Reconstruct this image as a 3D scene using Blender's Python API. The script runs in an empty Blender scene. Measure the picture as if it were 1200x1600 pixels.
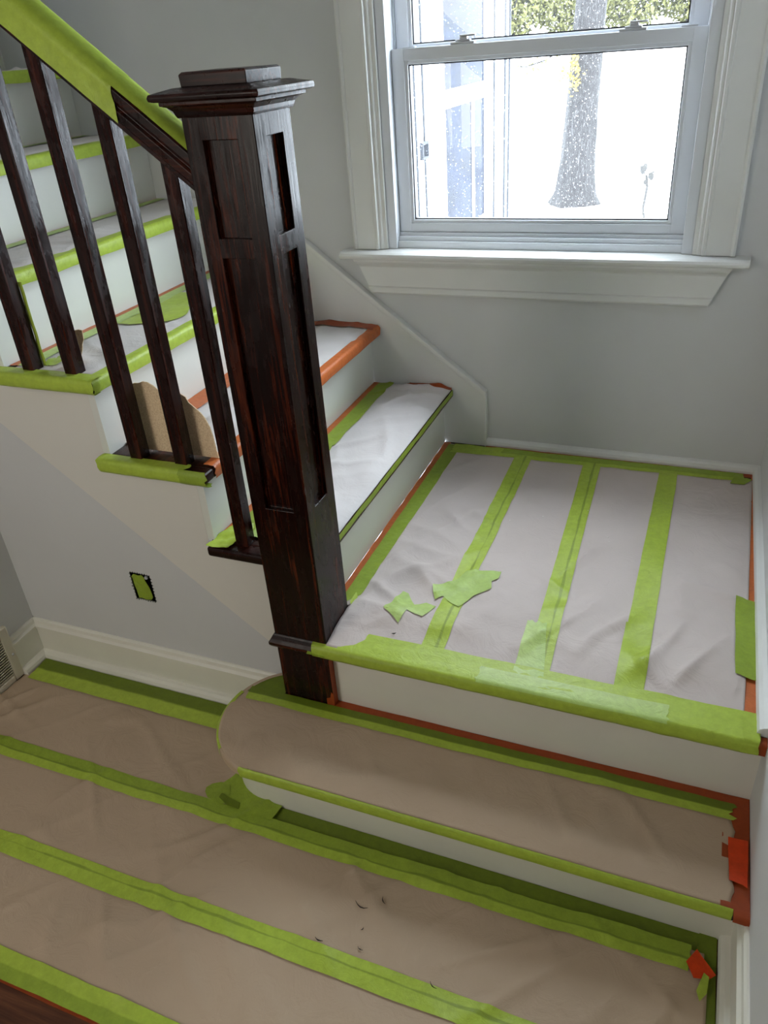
import bpy, bmesh, math, random
from mathutils import Vector, Matrix, noise
from mathutils.geometry import tessellate_polygon
random.seed(4)
C = bpy.context.scene.collection
S = bpy.context.scene

# ---------------------------------------------------------------- camera
cam_d = bpy.data.cameras.new('camera'); cam = bpy.data.objects.new('camera', cam_d); C.objects.link(cam)
F = Vector((-0.34615624, 0.78345043, -0.51612138)); R = Vector((0.92837432, 0.36536503, -0.06804053)); U = Vector((-0.13526632, 0.50270649, 0.85380865))
cam.matrix_world = Matrix(((R.x, U.x, -F.x, 0.7304784), (R.y, U.y, -F.y, -1.1761216), (R.z, U.z, -F.z, 1.46660437), (0, 0, 0, 1)))
cam_d.sensor_fit = 'VERTICAL'; cam_d.sensor_height = 36.0; cam_d.lens = 36.0 * 1209.97 / 1600.0
cam_d.clip_start = 0.02; cam_d.clip_end = 300
S.camera = cam

# ---------------------------------------------------------------- world, sun, lamps, exposure
w = bpy.data.worlds.new('overcast_sky'); S.world = w; w.use_nodes = True
bg = w.node_tree.nodes['Background']
bg.inputs[0].default_value = (0.83, 0.92, 1.0, 1); bg.inputs[1].default_value = 16.5
def area(name, loc, target, sx, sy, watts, col, spread=180):
    l = bpy.data.lights.new(name, 'AREA'); l.shape = 'RECTANGLE'; l.size = sx; l.size_y = sy; l.energy = watts; l.color = col
    l.spread = math.radians(spread)
    o = bpy.data.objects.new(name, l); C.objects.link(o); o.location = loc
    o.rotation_euler = (Vector(target) - Vector(loc)).to_track_quat('-Z', 'Y').to_euler()
    return o
# sun on the snow, behind the house as seen from the garden (never enters the window)
sl = bpy.data.lights.new('sun', 'SUN'); sl.energy = 5.0; sl.angle = 0.01; sl.color = (1.0, 0.95, 0.86)
so = bpy.data.objects.new('sun', sl); C.objects.link(so)
so.rotation_euler = Vector((-0.75, 0.45, -0.75)).to_track_quat('-Z', 'Y').to_euler()
# portal in the window opening: guides sky sampling, gives no light itself
pl = area('window_portal', (0.26, 1.19, 1.44), (0.26, 0.0, 1.44), 0.86, 1.02, 1, (1, 1, 1)); pl.data.cycles.is_portal = True
# indoor area lamps, all out of view
area('hall_fill_light', (-0.3, -3.3, 1.7), (-0.2, 0.0, 0.6), 1.6, 1.5, 1.5, (1.0, 0.90, 0.77))  # added fill from behind the camera, no window is built there
area('left_fill_light', (-0.90, -1.75, 1.45), (-0.40, 0.0, 0.70), 0.7, 1.3, 21, (1.0, 0.94, 0.85))  # added fill that brightens the understair wall, no doorway is built
area('upstairs_light', (-2.0, 0.5, 3.2), (-1.2, 0.5, 1.0), 0.8, 0.8, 3.0, (0.96, 0.98, 1.0))
S.view_settings.view_transform = 'Standard'; S.view_settings.look = 'None'
S.view_settings.gamma = 1; S.view_settings.use_curve_mapping = False
S.view_settings.exposure = -0.05

# ---------------------------------------------------------------- dimensions (metres, floor at 0)
H1 = 0.1427; ZL = 0.3294; RH = 0.19; RUN = 0.238
D = 1.041; XR = 0.9485; XL = -0.94; YN = 0.045; NO = 0.0335; TH = 0.0257
NX0, NX1, NY0, NY1 = -0.077, 0.053, -0.019, 0.1045
def tz(k): return ZL + RH * (k - 2)
def rx(k): return -(k - 3) * RUN

# ---------------------------------------------------------------- materials
def srgb(r, g, b):
    f = lambda c: (c / 12.92 if c <= 0.04045 else ((c + 0.055) / 1.055) ** 2.4)
    return (f(r / 255), f(g / 255), f(b / 255), 1)
class NT:
    def __init__(s, name):
        s.m = bpy.data.materials.new(name); s.m.use_nodes = True; s.t = s.m.node_tree
        s.b = s.t.nodes['Principled BSDF']; s.out = s.t.nodes['Material Output']
    def n(s, typ, **kw):
        x = s.t.nodes.new(typ)
        for k, v in kw.items():
            if k.startswith('i_'):
                key = k[2:]; key = int(key) if key.isdigit() else key.replace('_', ' ')
                x.inputs[key].default_value = v
            else: setattr(x, k, v)
        return x
    def l(s, a, b): s.t.links.new(a, b)
    def coord(s, kind='Object', scale=(1, 1, 1)):
        tc = s.n('ShaderNodeTexCoord'); mp = s.n('ShaderNodeMapping'); mp.inputs['Scale'].default_value = scale
        s.l(tc.outputs[kind], mp.inputs[0]); return mp.outputs[0]
    def ramp(s, fac, stops):
        r = s.n('ShaderNodeValToRGB'); e = r.color_ramp.elements
        while len(e) < len(stops): e.new(0.5)
        for el, (p, c) in zip(e, stops): el.position = p; el.color = c
        s.l(fac, r.inputs[0]); return r.outputs[0]
    def noise(s, vec, scale, detail=3, rough=0.5, dist=0.0):
        n = s.n('ShaderNodeTexNoise', i_Scale=scale, i_Detail=detail, i_Roughness=rough, i_Distortion=dist)
        s.l(vec, n.inputs['Vector']); return n.outputs['Fac']
    def bump(s, h, strength, dist, prev=None):
        b = s.n('ShaderNodeBump', i_Strength=strength, i_Distance=dist); s.l(h, b.inputs['Height'])
        if prev: s.l(prev, b.inputs['Normal'])
        return b.outputs[0]
def mul(c, f): return (min(c[0]*f, 1), min(c[1]*f, 1), min(c[2]*f, 1), 1)
def paint(name, col, rough=0.5, var=0.05, nscale=6, bumps=((60, 0.15, 0.001),), spec=0.5):
    t = NT(name); v = t.coord()
    f = t.noise(v, nscale, 4, 0.6)
    t.l(t.ramp(f, [(0.3, mul(col, 1 - var)), (0.7, mul(col, 1 + var))]), t.b.inputs['Base Color'])
    t.b.inputs['Roughness'].default_value = rough; t.b.inputs['Specular IOR Level'].default_value = spec
    p = None
    for sc, st, di in bumps: p = t.bump(t.noise(v, sc, 3), st, di, p)
    if p: t.l(p, t.b.inputs['Normal'])
    return t.m
M = {}
M['wall'] = paint('wall_paint', srgb(210, 211, 211), 0.75, 0.035, 2.2, ((180, 0.25, 0.0006), (9, 0.1, 0.004)), 0.3)
M['ceiling'] = paint('ceiling_paint', srgb(176, 172, 166), 0.9)  # unseen ceiling, darkened to cut bounced light
M['wall_rear'] = paint('dim_wall_paint', srgb(150, 144, 136), 0.8)  # unseen rear wall, darkened to cut bounced light
M['cream'] = paint('cream_trim_paint', srgb(230, 228, 216), 0.34, 0.03, 5, ((40, 0.12, 0.0008),))
M['stringer'] = paint('stringer_paint', srgb(224, 221, 213), 0.42, 0.03, 3, ((40, 0.15, 0.0008),))
M['riser'] = paint('riser_white_paint', srgb(226, 227, 220), 0.4, 0.02, 4, ((30, 0.12, 0.001),))
M['trim'] = paint('window_trim_paint', srgb(226, 227, 224), 0.32, 0.025, 5, ((50, 0.15, 0.0008),))
M['vinyl'] = paint('white_vinyl', srgb(222, 226, 232), 0.4, 0.01, 5, ())
M['gasket'] = paint('black_gasket', srgb(22, 24, 30), 0.5, 0.02, 5, ())
M['grey_vinyl'] = paint('grey_latch_vinyl', srgb(190, 192, 196), 0.4, 0.02, 5, ())
M['slot'] = paint('dark_void', srgb(30, 28, 26), 0.9, 0.02, 5, ())
M['vent'] = paint('vent_enamel', srgb(214, 208, 190), 0.4, 0.01, 5, ())
M['siding'] = paint('white_siding', srgb(235, 236, 238), 0.5, 0.02, 3, ())
M['snow'] = paint('snow', srgb(244, 246, 250), 0.8, 0.01, 1, ((3, 0.4, 0.05),))
M['speck_dark'] = paint('dark_splinter', srgb(40, 26, 20), 0.7, 0.1)
M['speck_white'] = paint('white_plaster_crumb', srgb(238, 236, 228), 0.8, 0.02)
M['dark_line'] = paint('dark_line_paint', srgb(30, 34, 42), 0.8, 0.15, 3, ())  # flat dark colour for the wing's raised line strips and latch
def cardboard():
    t = NT('grey_brown_chipboard'); v = t.coord()
    f = t.noise(v, 260, 4, 0.7)
    t.l(t.ramp(f, [(0.35, srgb(216, 186, 146)), (0.6, srgb(242, 218, 182))]), t.b.inputs['Base Color'])
    t.b.inputs['Roughness'].default_value = 0.85; t.l(t.bump(f, 0.3, 0.001), t.b.inputs['Normal']); return t.m
M['card'] = cardboard()
def wood(name, axis, dark, mid, light, rough=0.3, blotch=0.0):
    t = NT(name); sc = [26, 26, 26]; sc['xyz'.index(axis)] = 1.6
    v = t.coord('Object', tuple(sc))
    f = t.noise(v, 1.6, 6, 0.65, 1.2)
    sc2 = [160, 160, 160]; sc2['xyz'.index(axis)] = 5
    v2 = t.coord('Object', tuple(sc2)); f2 = t.noise(v2, 1.0, 3, 0.6)
    mx = t.n('ShaderNodeMath', operation='MULTIPLY_ADD', i_1=0.35, i_2=0.0); t.l(f2, mx.inputs[0])
    ad = t.n('ShaderNodeMath', operation='MULTIPLY_ADD', i_1=0.65); t.l(f, ad.inputs[0]); t.l(mx.outputs[0], ad.inputs[2])
    t.l(t.ramp(ad.outputs[0], [(0.38, dark), (0.52, mid), (0.64, light)]), t.b.inputs['Base Color'])
    t.b.inputs['Specular IOR Level'].default_value = 0.22
    v3 = t.coord('Object', (9, 9, 3)); f3 = t.noise(v3, 5, 4, 0.6)
    rr = t.n('ShaderNodeMapRange', i_1=0.35, i_2=0.65, i_3=rough - 0.08, i_4=rough + (0.30 if blotch else 0.12)); t.l(f3, rr.inputs[0])
    t.l(rr.outputs[0], t.b.inputs['Roughness'])
    p = t.bump(f2, 0.35, 0.0006); p = t.bump(f3, 0.25, 0.003, p) if blotch else p
    t.l(p, t.b.inputs['Normal']); return t.m
WD, WM, WL = srgb(16, 4, 3), srgb(30, 8, 5), srgb(88, 36, 15)
M['wood_z'] = wood('dark_stained_wood_upright', 'z', WD, WM, WL, 0.22)
M['wood_bal'] = wood('dark_stained_baluster_wood', 'z', WD, srgb(38, 12, 8), srgb(80, 34, 18), 0.19, 1)
M['wood_x'] = wood('dark_stained_wood_level', 'x', WD, srgb(36, 12, 8), srgb(70, 28, 14), 0.3)
M['wood_y'] = wood('dark_stained_tread_wood', 'y', srgb(30, 14, 10), srgb(56, 24, 14), srgb(86, 42, 24), 0.35)
M['wood_floor'] = wood('brown_floor_wood', 'x', srgb(74, 44, 30), srgb(92, 56, 38), srgb(112, 70, 46), 0.4)

def paper_mat(name, col, crease=0.004):
    t = NT(name); v = t.coord()
    f = t.noise(v, 3, 4, 0.6); t.l(t.ramp(f, [(0.3, mul(col, 0.96)), (0.7, mul(col, 1.04))]), t.b.inputs['Base Color'])
    t.b.inputs['Roughness'].default_value = 0.62; t.b.inputs['Specular IOR Level'].default_value = 0.25
    p = t.bump(t.noise(v, 400, 2), 0.12, 0.0006)
    f2 = t.noise(v, 14, 5, 0.6, 1.8); p = t.bump(f2, 0.45, 0.006, p)
    rg = t.n('ShaderNodeTexNoise', i_Scale=4.5, i_Detail=3.0, i_Roughness=0.45, i_Distortion=0.8); rg.noise_type = 'RIDGED_MULTIFRACTAL'
    t.l(t.coord('Object', (1.6, 0.8, 1)), rg.inputs['Vector']); p = t.bump(rg.outputs['Fac'], 0.35, crease, p)
    t.l(p, t.b.inputs['Normal']); return t.m
M['paper'] = paper_mat('masking_paper', srgb(206, 194, 189), 0.010)
M['paper_floor'] = paper_mat('masking_paper_shaded', srgb(188, 166, 142))  # same paper, with warm hall light and shadow put into its colour
M['paper_white'] = paper_mat('masking_paper_white', srgb(216, 211, 210), 0.012)

GREEN = srgb(174, 197, 70); GREEN_OV = srgb(148, 171, 56); GREEN_DK = srgb(108, 127, 30)
ORANGE = srgb(198, 106, 52); ORANGE_DK = srgb(158, 68, 26); RED = srgb(222, 70, 20)
def tape_mat(name, stops, line=None, rough=0.45):
    """stops: colour across the strip (UV v); line: v position of the seam showing through, paper-edge shadow painted in"""
    t = NT(name); tc = t.n('ShaderNodeTexCoord'); sp = t.n('ShaderNodeSeparateXYZ'); t.l(tc.outputs['UV'], sp.inputs[0])
    vo = t.coord()
    nz = t.noise(vo, 30, 4, 0.6)
    wob = t.n('ShaderNodeMath', operation='MULTIPLY_ADD', i_1=0.10, i_2=-0.05); t.l(nz, wob.inputs[0])
    vv = t.n('ShaderNodeMath', operation='ADD'); t.l(sp.outputs[1], vv.inputs[0]); t.l(wob.outputs[0], vv.inputs[1])
    base = t.ramp(vv.outputs[0], stops)
    mottle = t.ramp(t.noise(vo, 60, 4, 0.7), [(0.3, (0.86, 0.86, 0.86, 1)), (0.7, (1.08, 1.08, 1.08, 1))])
    mx = t.n('ShaderNodeMix', data_type='RGBA', blend_type='MULTIPLY', clamp_result=False); mx.inputs[0].default_value = 1.0
    t.l(base, mx.inputs[6]); t.l(mottle, mx.inputs[7]); colr = mx.outputs[2]
    if line is not None:  # seam line colour holds the shadow of the paper edge underneath
        n1 = t.noise(vo, 5, 2); sh = t.n('ShaderNodeMath', operation='MULTIPLY_ADD', i_1=0.12, i_2=-0.06); t.l(n1, sh.inputs[0])
        a = t.n('ShaderNodeMath', operation='ADD'); t.l(sp.outputs[1], a.inputs[0]); t.l(sh.outputs[0], a.inputs[1])
        d = t.n('ShaderNodeMath', operation='SUBTRACT', i_1=line); t.l(a.outputs[0], d.inputs[0])
        ab = t.n('ShaderNodeMath', operation='ABSOLUTE'); t.l(d.outputs[0], ab.inputs[0])
        n2 = t.noise(vo, 7, 3); wd = t.n('ShaderNodeMath', operation='MULTIPLY_ADD', i_1=0.22, i_2=-0.075); t.l(n2, wd.inputs[0])
        lt = t.n('ShaderNodeMapRange', i_1=-0.015, i_2=0.03, i_3=0.45, i_4=0.0)
        df = t.n('ShaderNodeMath', operation='SUBTRACT'); t.l(ab.outputs[0], df.inputs[0]); t.l(wd.outputs[0], df.inputs[1]); t.l(df.outputs[0], lt.inputs[0])
        m2 = t.n('ShaderNodeMix', data_type='RGBA', blend_type='MIX'); t.l(lt.outputs[0], m2.inputs[0])
        t.l(colr, m2.inputs[6]); m2.inputs[7].default_value = srgb(84, 104, 40); colr = m2.outputs[2]
    t.l(colr, t.b.inputs['Base Color']); t.b.inputs['Roughness'].default_value = rough
    t.b.inputs['Specular IOR Level'].default_value = 0.35
    p = t.bump(t.noise(vo, 300, 2), 0.2, 0.0006); p = t.bump(t.noise(vo, 24, 4, 0.6, 1.6), 0.45, 0.004, p)
    t.l(p, t.b.inputs['Normal']); return t.m
M['green'] = tape_mat('green_tape', [(0.0, GREEN), (1.0, GREEN)])
M['green_seam'] = tape_mat('green_tape_over_seam', [(0.0, GREEN), (1.0, GREEN)], 0.62)
M['green_two'] = tape_mat('green_tape_half_over_wood', [(0.47, GREEN), (0.55, GREEN_DK), (1.0, GREEN_DK)])
M['green_two_seam'] = tape_mat('green_tape_layered', [(0.40, GREEN), (0.46, GREEN_OV), (1.0, GREEN_OV)], 0.46)
M['green_two_r'] = tape_mat('green_tape_half_over_wood_low', [(0.0, GREEN_OV), (0.46, GREEN_OV), (0.52, GREEN)])
M['green_over'] = tape_mat('green_tape_double_layer', [(0.0, GREEN_OV), (1.0, GREEN_OV)])
M['green_dark'] = tape_mat('green_tape_over_dark_wood', [(0.0, GREEN_DK), (1.0, GREEN_DK)])
M['green_pale'] = tape_mat('pale_green_tape', [(0.0, srgb(190, 212, 128)), (1.0, srgb(176, 203, 108))])
M['orange'] = tape_mat('orange_tape', [(0.0, ORANGE), (1.0, ORANGE)])
M['orange_dark'] = tape_mat('orange_tape_over_dark_wood', [(0.0, ORANGE_DK), (1.0, ORANGE_DK)])
M['red'] = tape_mat('red_orange_tape', [(0.0, RED), (1.0, RED)])

def glass(name, spots=True):
    t = NT(name); nt = t.t; nt.nodes.remove(t.b)
    tr = t.n('ShaderNodeBsdfTransparent'); tr.inputs[0].default_value = (0.97, 0.985, 0.98, 1)
    gl = t.n('ShaderNodeBsdfGlossy'); gl.inputs['Roughness'].default_value = 0.02
    fr = t.n('ShaderNodeFresnel', i_IOR=1.45); m1 = t.n('ShaderNodeMixShader')
    t.l(fr.outputs[0], m1.inputs[0]); t.l(tr.outputs[0], m1.inputs[1]); t.l(gl.outputs[0], m1.inputs[2])
    vo = t.coord(); vr = t.n('ShaderNodeTexVoronoi', i_Scale=150.0); t.l(vo, vr.inputs['Vector'])
    th = t.n('ShaderNodeMapRange', i_1=0.10, i_2=0.20, i_3=1.0, i_4=0.0); t.l(vr.outputs['Distance'], th.inputs[0])
    gate = t.n('ShaderNodeMapRange', i_1=0.40, i_2=0.62, i_3=0.0, i_4=1.0); t.l(t.noise(vo, 90, 3, 0.7), gate.inputs[0])
    mm = t.n('ShaderNodeMath', operation='MULTIPLY'); t.l(th.outputs[0], mm.inputs[0]); t.l(gate.outputs[0], mm.inputs[1])
    hz = t.n('ShaderNodeMath', operation='MAXIMUM', i_1=0.016); t.l(mm.outputs[0], hz.inputs[0])
    tl = t.n('ShaderNodeBsdfTranslucent'); tl.inputs[0].default_value = (0.8, 0.84, 0.88, 1)
    m2 = t.n('ShaderNodeMixShader'); t.l(hz.outputs[0], m2.inputs[0]); t.l(m1.outputs[0], m2.inputs[1]); t.l(tl.outputs[0], m2.inputs[2])
    t.l(m2.outputs[0], t.out.inputs[0]); return t.m
M['glass'] = glass('dusty_window_glass')
def far_glass():
    t = NT('far_window_glass'); v = t.coord('Object', (1, 1, 3))
    t.l(t.ramp(t.noise(v, 3, 5, 0.65), [(0.35, srgb(7, 11, 22)), (0.65, srgb(17, 25, 44))]), t.b.inputs['Base Color'])
    t.b.inputs['Roughness'].default_value = 0.12; t.b.inputs['Specular IOR Level'].default_value = 0.5; t.b.inputs['IOR'].default_value = 1.06; return t.m
M['far_glass'] = far_glass()
def bark():
    t = NT('tree_bark'); v = t.coord('Object', (12, 12, 2.6))
    f = t.noise(v, 5, 6, 0.75, 1.0)
    t.l(t.ramp(f, [(0.38, srgb(16, 15, 16)), (0.56, srgb(44, 41, 42)), (0.72, srgb(140, 138, 140))]), t.b.inputs['Base Color'])
    t.b.inputs['Roughness'].default_value = 0.9; t.l(t.bump(f, 1.0, 0.05), t.b.inputs['Normal']); return t.m
M['bark'] = bark()
M['leaf'] = paint('olive_leaf', srgb(82, 82, 40), 0.7, 0.4, 8)
M['leaf_yellow'] = paint('yellow_leaf', srgb(150, 130, 40), 0.7, 0.2, 8)
M['twig'] = paint('grey_twig', srgb(38, 36, 34), 0.8, 0.2)

# ---------------------------------------------------------------- mesh helpers
def tag(o, label=None, cat=None, group=None, kind=None):
    if label: o['label'] = label
    if cat: o['category'] = cat
    if group: o['group'] = group
    if kind: o['kind'] = kind
    return o
def empty(name, loc=(0, 0, 0)):
    o = bpy.data.objects.new(name, None); o.empty_display_size = 0.05; C.objects.link(o); o.location = loc; return o
def link(name, bm, mat, parent=None, smooth=False, bevel=0.0, seg=2, origin=None):
    me = bpy.data.meshes.new(name)
    bmesh.ops.recalc_face_normals(bm, faces=bm.faces)
    if origin: bmesh.ops.translate(bm, verts=bm.verts, vec=-Vector(origin))
    bm.to_mesh(me); bm.free()
    me.materials.append(M[mat] if isinstance(mat, str) else mat)
    if smooth:
        for p in me.polygons: p.use_smooth = True
    o = bpy.data.objects.new(name, me); C.objects.link(o)
    if origin: o.location = origin
    if parent:
        o.parent = parent
        if parent.type == 'EMPTY' or parent.location.length > 0:
            acc = Vector((0, 0, 0)); p = parent
            while p: acc += p.location; p = p.parent
            o.location = Vector(o.location) - acc
    if bevel:
        b = o.modifiers.new('b', 'BEVEL'); b.width = bevel; b.segments = seg; b.limit_method = 'ANGLE'; b.angle_limit = math.radians(35)
    return o
def bx(bm, x0, x1, y0, y1, z0, z1):
    v = [bm.verts.new((x, y, z)) for x in (x0, x1) for y in (y0, y1) for z in (z0, z1)]
    for f in ((0, 1, 3, 2), (4, 6, 7, 5), (0, 4, 5, 1), (2, 3, 7, 6), (0, 2, 6, 4), (1, 5, 7, 3)): bm.faces.new([v[i] for i in f])
def box(name, x0, x1, y0, y1, z0, z1, mat, parent=None, bevel=0.0, seg=2):
    bm = bmesh.new(); bx(bm, x0, x1, y0, y1, z0, z1); return link(name, bm, mat, parent, bevel=bevel, seg=seg)
def prism(bm, pts, ax, a0, a1):
    """polygon pts in the two other axes, extruded along ax from a0 to a1"""
    def P(p, a):
        if ax == 'x': return (a, p[0], p[1])
        if ax == 'y': return (p[0], a, p[1])
        return (p[0], p[1], a)
    A = [bm.verts.new(P(p, a0)) for p in pts]; B = [bm.verts.new(P(p, a1)) for p in pts]
    n = len(pts)
    tris = tessellate_polygon([[Vector((p[0], p[1], 0)) for p in pts]])
    for t in tris:
        bm.faces.new([A[i] for i in t]); bm.faces.new([B[i] for i in reversed(t)])
    for i in range(n): bm.faces.new([A[i], A[(i+1) % n], B[(i+1) % n], B[i]])
def sweep(bm, path, prof, closed=False, caps=True):
    """path: list of (origin, sidevec, upvec) ; prof: list of (side, up)"""
    rows = []
    for o, s, u in path: rows.append([bm.verts.new(Vector(o) + Vector(s)*a + Vector(u)*b) for a, b in prof])
    n = len(prof); rng = n if closed else n - 1
    for i in range(len(rows) - 1):
        for j in range(rng): bm.faces.new([rows[i][j], rows[i][(j+1) % n], rows[i+1][(j+1) % n], rows[i+1][j]])
    if closed and caps:
        bm.faces.new(rows[0]); bm.faces.new(list(reversed(rows[-1])))
def mould(name, p0, p1, side, prof, mat, parent=None, up=(0, 0, 1), smooth=False):
    bm = bmesh.new(); sweep(bm, [(p0, side, up), (p1, side, up)], prof, True)
    return link(name, bm, mat, parent, smooth=smooth)

# ---------------------------------------------------------------- paper surfaces
def wr(x, y, amp, seed, sx=7.0, sy=7.0):
    p = Vector((x * sx, y * sy, seed))
    q = p + 0.9 * noise.noise_vector(p * 0.5)
    a = noise.noise(q); a2 = noise.noise(q * 2.3 + Vector((3, 7, 1)))
    c, s_ = math.cos(0.6 + seed), math.sin(0.6 + seed)
    def ridge(c, s_, f, g, o):
        u = (x * c + y * s_) * f; v = (y * c - x * s_) * g
        n_ = noise.noise(Vector((u + 0.5 * noise.noise(Vector((v * 1.3, u * 0.6, o))), v, o + seed)))
        return max(0.0, 1 - abs(n_) * 3.2) ** 2 * max(0.0, 0.5 + noise.noise(Vector((x * 4, y * 4, o * 3 + seed))) * 1.6)
    r = ridge(c, s_, 11, 2.4, 1.0) + 0.8 * ridge(-s_, c, 9, 2.0, 5.0)
    return amp * max(0.0, 0.55 * (a + 0.5) + 0.3 * (a2 + 0.5) + 0.8 * r)
def sstep(a, b, x):
    t = max(0.0, min(1.0, (x - a) / (b - a))); return t * t * (3 - 2 * t)
def surf_landing(x, y):
    a = 0.017 * min(1.0, max(0.12, (1.05 - y) * 1.1)) * (0.04 + 0.96 * sstep(0.032, 0.12, y)) * (0.2 + 0.8 * sstep(0.94, 0.86, x)) * (0.2 + 0.8 * sstep(0.03, 0.1, x))
    zz = ZL + 0.0012 + wr(x, y, a, 2.0, 5.5, 5.5)
    d = math.hypot(x - 0.06, y - 0.05)           # paper rides up against the newel post
    return zz + 0.014 * math.exp(-(d / 0.055) ** 2)
def surf_floor(x, y): return 0.0010 + wr(x, y, 0.010 * (0.1 + 0.9 * sstep(-0.74, -0.64, y)) * (0.1 + 0.9 * sstep(-0.05, -0.12, y)), 5.0, 2.6, 5.0)
def surf_step(x, y): return H1 + 0.0010 + wr(x, y, 0.009 * (0.12 + 0.88 * sstep(-0.250, -0.20, y)) * (0.15 + 0.85 * sstep(-0.03, -0.09, y)), 8.0, 4.0, 6.0)
def surf_tread(k):
    z0 = tz(k); amp = 0.018 if k == 3 else 0.009; xn = rx(k) + NO; xb = xn - RUN
    return lambda x, y: z0 + 0.0010 + wr(x, y, amp * (0.1 + 0.9 * sstep(0.05, 0.14, y)) * (0.1 + 0.9 * sstep(xn - 0.004, xn - 0.05, x)) * (0.1 + 0.9 * sstep(xb, xb + 0.08, x)), 11.0 + k, 6.0, 5.0)
def plate(name, x0, x1, y0, y1, fn, mat, parent=None, step=0.008, off=0.0, edge=None, inside=None):
    nx = max(2, int((x1 - x0) / step)); ny = max(2, int((y1 - y0) / step)); bm = bmesh.new(); g = []
    for i in range(nx + 1):
        row = []
        for j in range(ny + 1):
            x = x0 + (x1 - x0) * i / nx; y = y0 + (y1 - y0) * j / ny
            if edge: x, y = edge(x, y, i / nx, j / ny)
            row.append(bm.verts.new((x, y, fn(x, y) + off)))
        g.append(row)
    for i in range(nx):
        for j in range(ny):
            q = (g[i][j], g[i+1][j], g[i+1][j+1], g[i][j+1])
            if inside:
                cx = sum(v.co.x for v in q) / 4; cy = sum(v.co.y for v in q) / 4
                if not inside(cx, cy): continue
            bm.faces.new(q)
    for v in [v for v in bm.verts if not v.link_faces]: bm.verts.remove(v)
    o = link(name, bm, mat, parent, smooth=True)
    sd = o.modifiers.new('thick', 'SOLIDIFY'); sd.thickness = 0.0004; sd.offset = -1
    return o
def torn(t, seed, amp=0.006):
    return amp * (noise.noise(Vector((t * 6, seed, 0))) * 1.2 + noise.noise(Vector((t * 19, seed, 4))) * 0.6)
def uvset(bm, uvs):
    L = bm.loops.layers.uv.new('UVMap')
    for f in bm.faces:
        for l in f.loops: l[L].uv = uvs[l.vert]
def tape_flat(name, a, b, c, d, fn, mat, label=None, off=0.0006, tear=(0.006, 0.006), group=None, parent=None, wave=0.0012, seed=None):
    """strip with corners a,b (start, v=0/1) and d,c (end, v=0/1): a-d is the v=0 edge, b-c the v=1 edge"""
    seed = random.random() * 50 if seed is None else seed
    a, b, c, d = [Vector((*p, 0)) for p in (a, b, c, d)]
    Lg = max((d - a).length, (c - b).length); W = max((b - a).length, (c - d).length)
    nu = max(3, int(Lg / 0.009)); nv = max(3, int(W / 0.007)); bm = bmesh.new(); g = []; uv = {}
    dr = (d - a).normalized()
    for i in range(nu + 1):
        u = i / nu; row = []
        for j in range(nv + 1):
            v = j / nv
            p = (a * (1-u) + d * u) * (1-v) + (b * (1-u) + c * u) * v
            p = p + (b - a).normalized() * wave * noise.noise(Vector((u * Lg * 14, seed, 0 if v < .5 else 5)))
            if i == 0: p -= dr * torn(v, seed, tear[0])
            if i == nu: p += dr * torn(v, seed + 3, tear[1])
            z = fn(p.x, p.y) + off + 0.0005 * (noise.noise(Vector((p.x * 40, p.y * 40, seed))) + 0.6)
            vt = bm.verts.new((p.x, p.y, z)); uv[vt] = (u * Lg, v); row.append(vt)
        g.append(row)
    for i in range(nu):
        for j in range(nv): bm.faces.new((g[i][j], g[i+1][j], g[i+1][j+1], g[i][j+1]))
    uvset(bm, uv)
    o = link(name, bm, mat, parent, smooth=True)
    if label: tag(o, label, 'tape', group)
    return o
def tape_prof(name, p0, p1, side, prof, mat, label=None, tear=0.006, wob=0.001, up=(0, 0, 1), group=None, parent=None, seg=0.012, seed=None, fold=0.0):
    """strip folded over an edge: swept from p0 to p1, profile (side, up)"""
    seed = random.random() * 50 if seed is None else seed
    p0, p1 = Vector(p0), Vector(p1); sv, uvv = Vector(side), Vector(up); L = (p1 - p0).length; dr = (p1 - p0).normalized()
    pr = []
    for i in range(len(prof) - 1):
        (a0, b0), (a1, b1) = prof[i], prof[i+1]; n = max(1, int(math.hypot(a1-a0, b1-b0) / 0.006))
        for q in range(n): pr.append((a0 + (a1-a0)*q/n, b0 + (b1-b0)*q/n))
    pr.append(prof[-1]); nu = max(3, int(L / seg)); bm = bmesh.new(); g = []; uv = {}; nv = len(pr)
    for i in range(nu + 1):
        u = i / nu; row = []
        for j, (a, b) in enumerate(pr):
            v = j / (nv - 1)
            k = 1 + wob * 0
            na = noise.noise(Vector((u * L * 22, v * 3, seed))); nb = noise.noise(Vector((u * L * 9 + v * 4, v * 2, seed + 8)))
            wv = (wob * na + fold * max(0, nb))
            # push outward from profile centre
            ca = sum(x for x, _ in pr) / nv; cb = sum(y for _, y in pr) / nv
            dv = Vector((a - ca, b - cb)); dv = dv.normalized() if dv.length > 1e-6 else Vector((0, 1))
            q = p0 + dr * (L * u) + sv * (a + dv.x * abs(wv)) + uvv * (b + dv.y * abs(wv))
            if i == 0: q -= dr * torn(v, seed, tear)
            if i == nu: q += dr * torn(v, seed + 3, tear)
            if j == nv - 1 or j == 0:
                q += (sv * ((pr[j][0] - pr[j-1 if j else 1][0])) + uvv * (pr[j][1] - pr[j-1 if j else 1][1])) * 0.4 * noise.noise(Vector((u * L * 12, seed, 2.0 + j)))
            vt = bm.verts.new(q); uv[vt] = (u * L, v); row.append(vt)
        g.append(row)
    for i in range(nu):
        for j in range(nv - 1): bm.faces.new((g[i][j], g[i+1][j], g[i+1][j+1], g[i][j+1]))
    uvset(bm, uv)
    o = link(name, bm, mat, parent, smooth=True)
    if label: tag(o, label, 'tape', group)
    return o
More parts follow.
